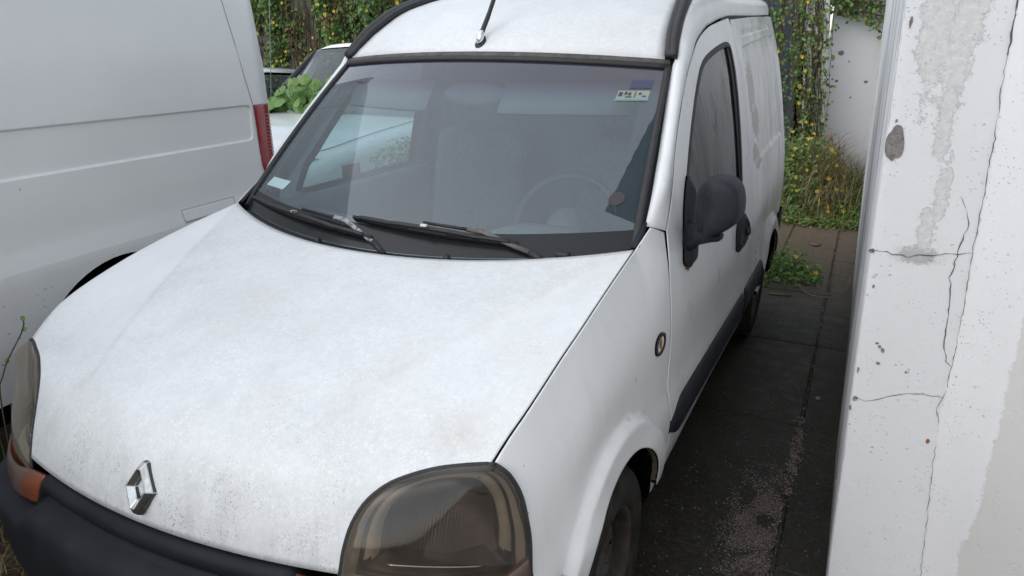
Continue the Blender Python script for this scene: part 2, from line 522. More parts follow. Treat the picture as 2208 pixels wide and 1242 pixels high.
# ================================================================== THE WHITE PANEL VAN (middle of the picture)
def hermite(x, xs, ys):
    if x <= xs[0]: return ys[0]
    if x >= xs[-1]: return ys[-1]
    n = len(xs)
    i = max(k for k in range(n-1) if xs[k] <= x)
    h = xs[i+1]-xs[i]
    def d(k):
        if k == 0: return (ys[1]-ys[0])/(xs[1]-xs[0])
        if k == n-1: return (ys[-1]-ys[-2])/(xs[-1]-xs[-2])
        return (ys[k+1]-ys[k-1])/(xs[k+1]-xs[k-1])
    t = (x-xs[i])/h
    return ((2*t**3-3*t*t+1)*ys[i]+(t**3-2*t*t+t)*h*d(i)+(-2*t**3+3*t*t)*ys[i+1]+(t**3-t*t)*h*d(i+1))
BZ = [.20, .30, .40, .47, .54, .61, .70, .80, .9, 1.0, 1.19, 1.3, 1.4, 1.5, 1.61, 1.708, 1.79, 1.83, 1.88]
BX = [.790, .806, .826, .835, .836, .829, .829, .832, .827, .818, .790, .771, .752, .730, .70, .668, .64, .618, .58]
WF, WR = (.735, .285), (3.335, .285)           # wheel centres (y, z)
AR = .338                                       # wheel arch radius
def flare(y, z):
    r = min(math.hypot(y-WF[0], z-WF[1]), math.hypot(y-WR[0], z-WR[1]))
    return .022*(1-sm(.402, .424, r))
def sideX(y, z):
    b = hermite(z, BZ, BX)
    k = .055+.09*(z-1.07) if z > 1.07 else max(.02, .055-.07*(1.07-z))
    v = b-k*max(0, (2.5-y)/1.3)
    if y < .6: v -= .027*((.6-max(.22, y))/.3)**2
    if y > 3.78: v -= .10*((y-3.78)/.19)**2.2
    return v
GAPY = [.297, .345, .402, .473, .559, .655, .77, .906, 1.0725]
GAPX = [.682, .693, .705, .711, .714, .717, .717, .715, .711]
GAPZ = [.835, .868, .899, .926, .952, .977, 1.003, 1.029, 1.056]
def gapz(y):
    if y > 1.0725: return 1.056+(y-1.0725)*.47
    return hermite(y, GAPY, GAPZ)
def gapx(y):
    if y > 1.0725: return .711+(y-1.0725)*.16
    return hermite(y, GAPY, GAPX)
def fenderX(y, z):
    xs = sideX(y, z); zg = gapz(y)+.004; s = (zg-z)/.22
    if s < 1:
        s = max(0, s); xg = gapx(y)+.004
        xs = xg+(xs-xg)*(1-(1-s)**2.3)
    return xs+flare(y, z)
RECT = [(2.57, 1.07), (3.66, 1.11), (3.64, 1.645), (2.55, 1.575)]
RIB = [(2.60, 1.607), (3.62, 1.667), (3.62, 1.70), (2.60, 1.64)]
def sdf(p, poly):
    d = segd(p, poly); return d if inside(p, poly) else -d
def panelX(y, z):
    v = sideX(y, z)+flare(y, z)
    if z > 1 and y > 2.45:
        v -= .012*sm(.0, .013, sdf((y, z), RECT))
        v -= .008*sm(.0, .011, sdf((y, z), RIB))
    return v
S3 = lambda fx: (lambda y, z: (fx(y, z), y, z))

VAN = empty("panel_van", (0, 1.95, 0), "small white panel van with a diamond badge, parked facing the camera beside the wall", "van")

def mirrored(o, parent=None, mats=None):
    me = o.data.copy()
    for v in me.vertices: v.co.x = -v.co.x
    me.flip_normals()
    n = bpy.data.objects.new(o.name, me); COL.objects.link(n)
    n.parent = parent or o.parent; n.location = o.location
    if mats: me.materials[0] = mats
    return n

# ---- bonnet
HB = [(.459, .116, .643), (.461, .131, .69), (.468, .151, .734), (.485, .176, .771), (.514, .204, .798), (.551, .23, .814),
      (.592, .255, .825), (.637, .276, .832), (.682, .297, .835)]
HG = [(GAPX[i], GAPY[i], GAPZ[i]) for i in range(9)]
HC1 = [(0, .06, .643), (0, .066, .70), (0, .082, .75), (0, .105, .79), (0, .14, .825), (0, .18, .85), (0, .22, .868), (0, .26, .884), (0, .295, .896)]
HC2 = [(0, .295, .896), (0, .34, .91), (0, .39, .925), (0, .45, .94), (0, .52, .956), (0, .59, .972), (0, .67, .988), (0, .755, 1.004), (0, .85, 1.0195)]
hb = cr(HB, 30); hg = cr(HG, 34)
hc_all = cr(HC1[:-1]+HC2, 63)
def nearest_param(poly, frac): return poly[min(len(poly)-1, int(frac*(len(poly)-1)+.5))]
# centre line sampled so that every station meets the side station laid out above
def resample_at(pairs_c, pairs_b, samples_b):
    out = []
    for p in samples_b:
        best = (9, 0, 0)
        for i in range(len(pairs_b)-1):
            a, b = Vector(pairs_b[i]), Vector(pairs_b[i+1]); ab = b-a
            t = max(0, min(1, (p-a).dot(ab)/ab.dot(ab))); d = (a+ab*t-p).length
            if d < best[0]: best = (d, i, t)
        out.append(best[1]+best[2])
    return out
cpts = HC1[:-1]+HC2
bpts = HB[:-1]+HG
bs = hb[:-1]+hg
par = resample_at(cpts, bpts, bs)
idx = list(range(len(cpts)))
cy = [p[1] for p in cpts]; cz = [p[2] for p in cpts]
def hood_rows():
    rows = []
    us = [-1, -.994]+[(-1+2*k/110) for k in range(1, 110)]+[.994, 1]
    for p, b in zip(par, bs):
        c = Vector((0, hermite(p, idx, cy), hermite(p, idx, cz)))
        row = []
        for u in us:
            a = abs(u)
            ey = a**2.0; ez = a**2.4
            if p < 8: ey = a**2.0; ez = a**2.2
            q = Vector((b.x*u, c.y+(b.y-c.y)*ey, c.z+(b.z-c.z)*ez))
            if p > 15.0: pass
            # shallow V-shaped crease running back from the badge
            xc = .27+max(0, q.y-.12)*.46
            q.z -= .010*sm(-.008, .016, abs(q.x)-xc)*sm(.10, .30, q.y)*(1-sm(.8, 1, a))
            row.append(q)
        rows.append(row)
    return rows
hrows = hood_rows()
hood = grid("bonnet", hrows, M['paint_top'], VAN, (0, -.3, 1), .016)
hood['label'] = "white bonnet with chalky water marks and dirt specks"

# ---- diamond badge
M['frit0'] = simple('badge_shadow_line', (.05, .05, .052), .35)
def badge():
    # local frame on the bonnet nose
    c = Vector((.006, .074, .722)); up = Vector((0, .36, .93)).normalized(); sd_ = Vector((1, 0, 0)); nn = sd_.cross(up)
    if nn.y > 0: nn = -nn
    hw, hh = .042, .056
    bm = bmesh.new()
    def ring(sw, sh, d, cut=0.0):
        pts = [(0-cut*hw, sh*hh), (cut*hw, sh*hh), (sw*hw, 0), (cut*hw, -sh*hh), (-cut*hw, -sh*hh), (-sw*hw, 0)]
        return [bm.verts.new(c+sd_*a+up*b+nn*d) for a, b in pts]
    R0 = ring(1.0, 1.0, -.003, .16); R1 = ring(.93, .94, .010, .15); R2 = ring(.66, .72, .021, .12); R3 = ring(.36, .42, .010, .06); R4 = ring(.36, .42, -.002, .05)
    for A, B in ((R0, R1), (R1, R2), (R2, R3), (R3, R4)):
        for k in range(6):
            f = bm.faces.new([A[k], A[(k+1) % 6], B[(k+1) % 6], B[k]]); f.material_index = 1 if A is R0 or A is R3 else 0
    bmesh.ops.recalc_face_normals(bm, faces=bm.faces)
    bmesh.ops.bevel(bm, geom=[e for e in bm.edges if not e.is_boundary], offset=.0012, segments=1, affect='EDGES')
    o = from_bm("badge", bm, [M['chrome_worn'], M['frit0']], VAN, smooth=False)
    o['label'] = "chrome open diamond badge on the bonnet nose"
badge()

# ---- wings
fo = []
fo += [(y, gapz(y)-.001) for y in [1.165, 1.12, 1.0725, 1.0, .906, .83, .77, .71, .655, .605, .559, .515, .473, .435, .402, .372, .345, .32, .302]]
LENS_O = [(.765, .30, .545), (.764, .297, .614), (.759, .304, .679), (.751, .307, .727), (.737, .311, .777), (.718, .305, .815), (.701, .299, .830), (.686, .2985, .836)]
fo += [(y+.006, z) for x, y, z in LENS_O[::-1][1:]]
fo += [(.345, .545), (.40, .545), (.435, .50), (.43, .44)]
arcF = [(WF[0]-AR*math.cos(a), WF[1]+AR*math.sin(a)) for a in [R(27+k*(163-27)/26) for k in range(27)]]
fo += arcF
fo += [(1.085, .352), (1.15, .352), (1.205, .362), (1.222, .383), (1.226, .436), (1.192, .523), (1.176, .60), (1.18, .648), (1.20, .726), (1.209, .836), (1.221, .943), (1.243, 1.07)]
ringp = [(WF[0]+r*math.cos(a), WF[1]+r*math.sin(a)) for r in (.392, .402, .407, .413, .419, .424, .434) for a in [R(180*k/70) for k in range(71)]]
wing = panel("front_wing", fo, [], S3(fenderX), M['paint_side'], VAN, (1, 0, 0), .028, .016, .012, 0, ringp)
wingL = mirrored(wing)
def lip(name, c, a0, a1, n=40):
    pts = []
    for k in range(n):
        a = R(a0+(a1-a0)*k/(n-1)); y, z = c[0]-(AR-.002)*math.cos(a), c[1]+(AR-.002)*math.sin(a)
        pts.append((sideX(y, z)+.016, y, z))
    rows = [[(x, y, z) for x, y, z in pts], [(x-.014, y, z) for x, y, z in pts]]
    return grid(name, rows, M['lip'], VAN, (0, 0, -1), 0)
def lipmat():
    t = NT("rusty_arch_edge"); n = t.noise(30, 5, .7)
    t.set(color=t.mix(t.ramp(n, .45, .65), (.16, .13, .10), (.07, .045, .03)), rough=.85); return t.m
M['lip'] = lipmat()
for c, a0, a1 in ((WF, 27, 163), (WR, 8, 170)):
    l_ = lip("arch_lip", c, a0, a1); mirrored(l_)

# ---- side indicator: empty base plate with a rusty hole
def side_indicator():
    c = (1.092, .792)
    def oval(rx, rz, n=20, sk=.15): return [(c[0]+rx*math.cos(2*math.pi*k/n)*(1)+sk*rz*math.sin(2*math.pi*k/n), c[1]+rz*abs(math.sin(2*math.pi*k/n))**.7*math.copysign(1, math.sin(2*math.pi*k/n))) for k in range(n)]
    f = lambda off: (lambda y, z: (fenderX(y, z)+off, y, z))
    rim = panel("side_indicator_gasket", oval(.043, .029), [oval(.034, .021)], f(.007), M['rubber'], VAN, (1, 0, 0), .02, .008, .008)
    pl = panel("side_indicator_plate", oval(.035, .022), [oval(.008, .008, 10)], f(.0035), M['cream'], VAN, (1, 0, 0), .012, .004, .006)
    pl['label'] = "bare cream plate where the side lamp is missing, rust in its hole"
    ru = panel("rust_stain", [(c[0]+.012*math.cos(a)*(1+.35*math.sin(3*a)), c[1]+.014*math.sin(a)*(1+.3*math.cos(5*a))) for a in [2*math.pi*k/18 for k in range(18)]], [], f(.0048), M['rust'], VAN, (1, 0, 0), .01, 0, .006)
    for o in (rim, pl): mirrored(o)
M['cream'] = simple("cream_plate", (.72, .68, .58), .5, var=.12, scale=60)
M['rust'] = simple("rust", (.26, .10, .025), .85, var=.5, scale=90)
side_indicator()

# ---- front door
shutF = [(1.246, 1.075), (1.224, .943), (1.212, .836), (1.203, .726), (1.183, .648), (1.179, .60), (1.195, .523), (1.229, .436), (1.225, .385)]
shutT = [(1.246, 1.075), (1.347, 1.16), (1.452, 1.278), (1.576, 1.387), (1.708, 1.487), (1.893, 1.587), (2.063, 1.638), (2.222, 1.663), (2.346, 1.678), (2.392, 1.684)]
shutR = [(2.412, 1.675), (2.424, 1.64), (2.431, 1.492), (2.462, 1.202), (2.497, 1.0), (2.50, .86), (2.488, .70), (2.46, .58), (2.44, .45), (2.43, .385)]
sF = [tuple(v)[:2] for v in cr([(a, b, 0) for a, b in shutF], 40)]
sT = [tuple(v)[:2] for v in cr([(a, b, 0) for a, b in shutT], 50)]
g = .0045
def inset(L, dy, dz): return [(a+dy, b+dz) for a, b in L]
door_o = inset(sF[::-1], g, 0)[:-1]+[(a+.0028, b-.0035) for a, b in sT]+inset(shutR, -g, 0)
winL = [(1.425, 1.035), (1.462, 1.135), (1.519, 1.19), (1.592, 1.27), (1.665, 1.342), (1.735, 1.405), (1.806, 1.461), (1.86, 1.497), (1.914, 1.523), (1.975, 1.541), (2.045, 1.555), (2.13, 1.570), (2.214, 1.582),
        (2.27, 1.588), (2.314, 1.587), (2.338, 1.575), (2.346, 1.55), (2.351, 1.49), (2.345, 1.38), (2.333, 1.286), (2.315, 1.17), (2.295, 1.06), (2.283, 1.032), (2.255, 1.02), (1.9, 1.02), (1.5, 1.02)]
def doorX(y, z): return sideX(y, z)+.001
door = panel("front_door", door_o, [winL], S3(doorX), M['paint_side'], VAN, (1, 0, 0), .03, .018)
doorL = mirrored(door)
cen = (1.95, 1.28)
def shrink(L, d):
    out = []
    n = len(L)
    for i in range(n):
        a, b = L[i-1], L[(i+1) % n]; tx, ty = b[0]-a[0], b[1]-a[1]; l = math.hypot(tx, ty) or 1
        nx, ny = ty/l, -tx/l
        if (cen[0]-L[i][0])*nx+(cen[1]-L[i][1])*ny < 0: nx, ny = -nx, -ny
        out.append((L[i][0]+nx*d, L[i][1]+ny*d))
    return out
seal = panel("window_seal", shrink(winL, -.002), [shrink(winL, .017)], lambda y, z: (sideX(y, z)+.0025, y, z), M['rubber'], door, (1, 0, 0), .03, .016)
post = panel("window_post", [(2.262, 1.03), (2.283, 1.035), (2.333, 1.286), (2.349, 1.49), (2.345, 1.55), (2.32, 1.585), (2.295, 1.575), (2.30, 1.48), (2.285, 1.28)], [], lambda y, z: (sideX(y, z)-.002, y, z), M['rubber'], door, (1, 0, 0), .03, .004)
glassR = panel("window_glass", shrink(winL, .012), [], lambda y, z: (sideX(y, z)-.009, y, z), M['side_glass'], door, (1, 0, 0), .06, 0)
mirrored(seal, doorL); mirrored(post, doorL); mirrored(glassR, doorL)
def rubbing(y0, y1, ts, te):
    rows = []
    n = 40
    prof = [(.0, .545), (.010, .540), (.0145, .525), (.016, .48), (.0145, .43), (.010, .413), (0, .408)]
    for k in range(n):
        t = k/(n-1); y = y0+(y1-y0)*t
        e0 = sm(0, ts, t) if ts else 1; e1 = sm(0, te, 1-t) if te else 1
        e = e0*e1
        rows.append([(sideX(y, z)+flare(y, z)*.6+d*(.3+.7*e), y, .476+(z-.476)*(.35+.65*e)) for d, z in prof])
    return rows
mr = grid("rubbing_strip", rubbing(1.20, 2.425, .10, .02), M['plastic'], door, (1, 0, 0), .012); mirrored(mr, doorL)
# mirror: base plate, foot, head
mb = [(1.383, 1.014), (1.362, .965), (1.372, .94), (1.415, .925), (1.455, .93), (1.475, .955), (1.497, 1.0), (1.52, 1.06), (1.535, 1.13), (1.518, 1.19), (1.495, 1.182), (1.455, 1.14), (1.415, 1.085)]
mbs = [tuple(v)[:2] for v in cr([(a, b, 0) for a, b in mb+[mb[0]]], 60)][:-1]
mbase = panel("mirror_base", mbs, [], lambda y, z: (sideX(y, z)+.010+.018*sm(0, .03, segd((y, z), mbs)), y, z), M['plastic'], VAN, (1, 0, 0), .012, .03, .01)
def sect_ring(c, ax, bx, n=20):
    return [c+ax*math.cos(2*math.pi*k/n)+bx*math.sin(2*math.pi*k/n) for k in range(n)]
def loft(rings, caps=True):
    bm = bmesh.new(); V = [[bm.verts.new(p) for p in r] for r in rings]; n = len(rings[0])
    for i in range(len(V)-1):
        for k in range(n): bm.faces.new([V[i][k], V[i][(k+1) % n], V[i+1][(k+1) % n], V[i+1][k]])
    if caps: bm.faces.new(V[0][::-1]); bm.faces.new(V[-1])
    bmesh.ops.recalc_face_normals(bm, faces=bm.faces)
    return bm
foot = loft([sect_ring(Vector(c), Vector((0, a, 0)), Vector((.0, 0, b))) for c, a, b in
             (((.775, 1.43, 1.01), .055, .062), ((.80, 1.415, 1.022), .05, .045), ((.825, 1.39, 1.034), .045, .026), ((.86, 1.37, 1.042), .04, .018), ((.885, 1.36, 1.045), .034, .013), ((.893, 1.36, 1.046), .02, .007))])
from_bm("mirror_arm", foot, M['plastic'], VAN)
HEAD = [(.82, 1.059), (.813, 1.106), (.814, 1.168), (.825, 1.202), (.847, 1.217), (.882, 1.224), (.913, 1.219), (.935, 1.197), (.944, 1.165), (.946, 1.133), (.94, 1.105), (.91, 1.078), (.88, 1.061), (.848, 1.052)]
hp = cr([(a, 0, b) for a, b in HEAD+[HEAD[0]]], 49)[:-1]
hcx, hcz = .883, 1.142
rings = []
for y, sx, ox in ((1.385, .97, 0), (1.378, 1.0, 0), (1.34, 1.0, 0), (1.305, .995, 0), (1.288, .975, 0), (1.277, .94, .001), (1.271, .89, .001), (1.267, .80, .002), (1.264, .62, .003), (1.2625, .38, .003), (1.262, .1, .003)):
    ring = []
    for p in hp:
        x = hcx+ox+(p.x-hcx)*sx; z = hcz+(p.z-hcz)*sx
        # the inner third is stepped back: a vertical fold runs down the shell
        st = 1-sm(.842, .862, x)
        ring.append(Vector((x, min(1.385, y+.042*st*(1-sm(1.35, 1.385, y))), z)))
    rings.append(ring)
mh = from_bm("door_mirror", loft(rings), M['plastic'], VAN)
mh['label'] = "dark grey plastic door mirror housing"
knuckle = from_bm("mirror_knuckle", boxbm((.815, 1.325, 1.030), (.868, 1.385, 1.068), .008), M['plastic'], VAN)
mgl = raw("mirror_glass", [(p.x*.9+hcx*.1, 1.3852, p.z*.9+hcz*.1) for p in hp], [list(range(len(hp)))], M['chrome'], VAN)
# handle
hd = [tuple(v)[:2] for v in cr([(a, b, 0) for a, b in [(2.150, .80), (2.146, .875), (2.185, .915), (2.245, .928), (2.32, .915), (2.385, .875), (2.402, .825), (2.37, .795), (2.30, .775), (2.21, .775), (2.150, .80)]], 41)][:-1]
hdl = panel("door_handle", hd, [], lambda y, z: (sideX(y, z)+.006+.016*sm(0, .03, segd((y, z), hd))-.012*sm(.02, .035, segd((y, z), hd)), y, z), M['plastic'], VAN, (1, 0, 0), .013, .012)
lk = lathe([(.001, .012), (.015, .012), (.017, .008), (.018, 0)], 20, 'x', (sideX(2.33, .845)+.014, 2.335, .838))
lko = from_bm("door_lock", lk, M['rubber'], VAN)
mirrored(hdl); mirrored(lko)
# rust run below the mirror base
rs = panel("rust_stain", [(1.425+.03*math.cos(a)*(1+.4*math.sin(4*a+1)), .927+.012*math.sin(a)*(1+.5*math.cos(3*a))) for a in [2*math.pi*k/26 for k in range(26)]], [], lambda y, z: (sideX(y, z)+.0025, y, z), M['rust'], VAN, (1, 0, 0), .012, 0)

# ---- sills
def sill():
    rows = []
    for k in range(30):
        y = 1.075+(2.995-1.075)*k/29
        rows.append([(sideX(y, .395)-.001, y, .400), (sideX(y, .385)+.002, y, .385), (sideX(y, .36)+.004, y, .362), (.80, y, .325), (.77, y, .24), (.70, y, .21)])
    return grid("sill", rows, M['paint_side'], VAN, (1, 0, -.2), 0)
sl = sill(); mirrored(sl)

# ---- rear side panel
rp = [(2.436, 1.676), (3.0, 1.706), (3.67, 1.733), (3.93, 1.735), (3.955, 1.5), (3.96, 1.0), (3.955, .70), (3.93, .60), (3.80, .52), (3.70, .44)]
arcR = [(WR[0]+AR*math.cos(a), WR[1]+AR*math.sin(a)) for a in [R(24+k*(170-24)/28) for k in range(29)]]
rp += arcR
rp += [(2.98, .385), (2.44, .385)]
rp += inset(shutR[::-1], .001, 0)[1:-1]
exr = []
for poly in (RECT, RIB):
    for i in range(4):
        a, b = poly[i], poly[(i+1) % 4]; L = math.hypot(b[0]-a[0], b[1]-a[1]); n = int(L/.016); tx, tz = (b[0]-a[0])/L, (b[1]-a[1])/L
        exr += [(a[0]+tx*L*k/n-tz*d, a[1]+tz*L*k/n+tx*d) for k in range(n) for d in (-.006, .0005, .005, .009, .015)]
rpan = panel("rear_side_panel", rp, [], S3(panelX), M['paint_sticker'], VAN, (1, 0, 0), .024, .014, .012, 0, exr)
rpan['label'] = "rear side panel with a stamped recess, streaked and marked by old decal glue"
rpL = mirrored(rpan, mats=M['paint_side'])
mr2 = grid("rubbing_strip", rubbing(2.445, 3.02, .02, .08), M['plastic'], VAN, (1, 0, 0), .012); mirrored(mr2)

# ---- windscreen pillar running into the roof side
pA1 = cr([(.713, 1.170, 1.1005), (.706, 1.243, 1.165), (.697, 1.302, 1.217), (.688, 1.364, 1.272), (.677, 1.428, 1.328), (.665, 1.497, 1.388), (.653, 1.567, 1.449), (.645, 1.638, 1.512)], 18)
pA2 = cr([(.645, 1.638, 1.512), (.650, 1.665, 1.548), (.648, 1.70, 1.585), (.640, 1.76, 1.625), (.634, 1.80, 1.649), (.627, 1.868, 1.684), (.614, 1.983, 1.727)], 18)
pA3 = cr([(.614, 1.983, 1.727), (.603, 2.2, 1.772), (.596, 2.5, 1.803), (.595, 3.0, 1.822), (.597, 3.5, 1.828), (.602, 3.93, 1.822)], 20)
sTx = lambda L: [Vector((sideX(a, b)+.001, a, b+.0025)) for a, b in L]
pB1 = cr(sTx([(1.243, 1.0725), (1.343, 1.162), (1.449, 1.280), (1.573, 1.389), (1.700, 1.483)]), 18)
pB2 = cr(sTx([(1.700, 1.483), (1.80, 1.540), (1.892, 1.588), (1.98, 1.617), (2.063, 1.640)]), 18)
pB3 = cr(sTx([(2.063, 1.640), (2.222, 1.665), (2.40, 1.686), (3.0, 1.710), (3.67, 1.737), (3.93, 1.739)]), 20)
PA, PB = pA1+pA2[1:]+pA3[1:], pB1+pB2[1:]+pB3[1:]
prow = []
for k, (a, b) in enumerate(zip(PA, PB)):
    r = []
    for j in range(11):
        t = j/10; p = a.lerp(b, t); bul = .020*4*t*(1-t)*(1 if k > 16 else .12+.88*sm(0, 16, k))
        if k < 24:
            e_ = (1-sm(15, 23, k)); b0_ = 4*t*(1-t); b1_ = math.sin(math.pi*min(1, t*1.02)**.62)
            p += Vector((.88, -.44, .12))*(.027*b1_*e_*(.30+.70*sm(0, 5, k)))+Vector((.72, 0, .55)).normalized()*.020*b0_*(1-e_)
        else: p += Vector((.72, 0, .55)).normalized()*bul
        r.append(p)
    prow.append(r)
pil = grid("roof_side", prow, M['paint_side'], VAN, (1, 0, .3), .014); mirrored(pil)

# ---- roof
edge = cr([(.618, 1.640, 1.531), (.616, 1.66, 1.549), (.606, 1.694, 1.572), (.596, 1.743, 1.609), (.586, 1.814, 1.647), (.576, 1.893, 1.687), (.560, 2.016, 1.73), (.545, 2.3, 1.785), (.54, 2.8, 1.82), (.545, 3.4, 1.835), (.555, 3.93, 1.82)], 50)
centr = cr([(0, 1.508, 1.547), (0, 1.52, 1.558), (0, 1.55, 1.582), (0, 1.60, 1.618), (0, 1.68, 1.662), (0, 1.79, 1.705), (0, 1.92, 1.742), (0, 2.2, 1.80), (0, 2.8, 1.842), (0, 3.4, 1.855), (0, 3.93, 1.84)], 50)
rr = []
for k in range(50):
    e, c = edge[k], centr[k]; row = []
    for j in range(41):
        u = -1+2*j/40; a = abs(u)
        row.append(Vector((e.x*u, c.y+(e.y-c.y)*a**2, c.z+(e.z-c.z)*a**2.3)))
    rr.append(row)
grid("roof", rr, M['paint_top'], VAN, (0, 0, 1), .014)
# black strips in the roof gutters
inn = cr([(.616, 1.646, 1.538), (.606, 1.694, 1.574), (.596, 1.743, 1.611), (.586, 1.814, 1.650), (.576, 1.893, 1.690), (.558, 2.016, 1.733), (.545, 2.3, 1.787), (.54, 2.8, 1.822), (.545, 3.4, 1.836), (.555, 3.9, 1.822)], 60)
outr = cr([(.655, 1.648, 1.538), (.651, 1.679, 1.567), (.643, 1.727, 1.606), (.634, 1.791, 1.646), (.626, 1.868, 1.686), (.612, 1.983, 1.729), (.600, 2.2, 1.775), (.594, 2.8, 1.815), (.596, 3.4, 1.828), (.601, 3.9, 1.82)], 60)
rl = []
for i, (a, b) in enumerate(zip(inn, outr)):
    tv = (inn[min(i+1, 59)]-inn[max(i-1, 0)]).normalized(); up = tv.cross((b-a).normalized()); up = up if up.z > 0 else -up
    e = sm(0, .05, i/59)*.25+.75
    L = []
    for t, h in ((0, -.012), (0, .010), (.08, .016), (.36, .018), (.42, .0155), (.48, .018), (.86, .020), (1.0, .012), (1.0, -.014)):
        L.append(a.lerp(b, t)+up*h*e)
    rl.append(L)
bm = loft([r for r in rl])
rail = from_bm("roof_strip", bm, M['rubber'], VAN); rail['label'] = "black ribbed roof gutter strip"
mirrored(rail)
# ---- windscreen
def wsP(u, v, off=0):
    a = abs(u)
    b0, b1 = Vector((.706, 1.100, 1.040)), Vector((.634, 1.636, 1.508))
    c0, c1 = Vector((0, .893, 1.012)), Vector((0, 1.502, 1.533))
    s = b0.lerp(b1, v); c = c0.lerp(c1, v)
    p = Vector((s.x*u, c.y+(s.y-c.y)*a*a, c.z+(s.z-c.z)*a*a))
    bow = .012*4*v*(1-v)
    n = Vector((.25*u, -.64, .74)).normalized()
    return p+n*(bow+off)
wrows = [[wsP(-1+2*j/48, i/36) for j in range(49)] for i in range(37)]
wscr = grid("windscreen", wrows, M['windscreen'], VAN, (0, -1, 1), 0)
wscr['label'] = "dusty windscreen, sky haze painted into its film, with a tinted top band"
def ws_path(kind):
    if kind == 'side': return [wsP(1, k/30, .004) for k in range(31)]
    if kind == 'top': return [wsP(-1+2*k/40, 1, .004) for k in range(41)]
    return [wsP(-1+2*k/40, 0, .004) for k in range(41)]
ss = from_bm("windscreen_seal", sweep(ws_path('side'), [(-.013, -.006), (-.013, .003), (0, .006), (.008, .004), (.008, -.006)], lambda i, p: Vector((.3, -.64, .74))), M['rubber'], VAN)
mirrored(ss)
from_bm("windscreen_seal", sweep(ws_path('top'), [(-.012, -.006), (-.012, .004), (0, .006), (.010, .004), (.010, -.006)], (0, -.64, .74)), M['rubber'], VAN)
tp = [p+Vector((0, .010, .011)) for p in ws_path('top')]
tsl = from_bm("windscreen_seal", sweep(tp, [(-.010, -.006), (-.010, .004), (.010, .004), (.010, -.006)], (0, -.64, .74)), M['seal_old'], VAN)
tsl['label'] = "weathered grey-brown strip along the top of the windscreen"
# ceramic band behind the lower edge and the sides of the glass
M['frit'] = simple("black_glass_edge", (.016, .017, .019), .22, spec=.4)
bandr = [[wsP(-.985+1.97*j/40, .004+i*.05, .0012) for j in range(41)] for i in range(3)]
grid("glass_edge_band", bandr, M['frit'], wscr, (0, -1, 1), 0)
sb_ = grid("glass_edge_band", [[wsP(.985-.04*j, .012+.97*i/20, -.006) for j in range(3)] for i in range(21)], M['frit'], wscr, (0, -1, 1), 0); mirrored(sb_, wscr)

# ---- scuttle between bonnet and windscreen
cow = []
for i in range(8):
    t = i/7; row = []
    for j in range(49):
        u = -1+2*j/48; a = abs(u)
        x = .712*u
        front = Vector((x, .842+.44*x*x, (1.0195+.0365*a**2.4)-.020)); back = wsP(u*.995, 0, -.002)+Vector((0, .004, -.004))
        p = front.lerp(back, t); p.z += (-.012 if 2 <= i <= 4 else 0)*(1-a**4)
        row.append(p)
    cow.append(row)
grid("scuttle_panel", cow, M['cowl'], VAN, (0, 0, 1), 0)
for x in (-.213, .235):
    y = .848+.44*x*x+.03; z = 1.0195-.008
    bm = loft([sect_ring(Vector((x, y, z+h)), Vector((r, 0, 0)), Vector((0, r*1.1, 0)), 14) for h, r in ((-.02, .012), (0, .011), (.010, .009), (.016, .005))])
    from_bm("washer_nozzle", bm, M['rubber'], VAN)
tri = grid("pillar_trim", [[(.700, 1.082, 1.058), (.712, 1.085, 1.060), (.722, 1.090, 1.060)], [(.702, 1.12, 1.08), (.712, 1.125, 1.085), (.722, 1.13, 1.082)], [(.704, 1.165, 1.108), (.711, 1.17, 1.112), (.717, 1.175, 1.110)]], M['plastic'], VAN, (0, -.5, 1), .01)
mirrored(tri)
blk = from_bm("scuttle_clip", boxbm((.515, .995, 1.018), (.555, 1.02, 1.045), .005), M['rubber'], VAN)

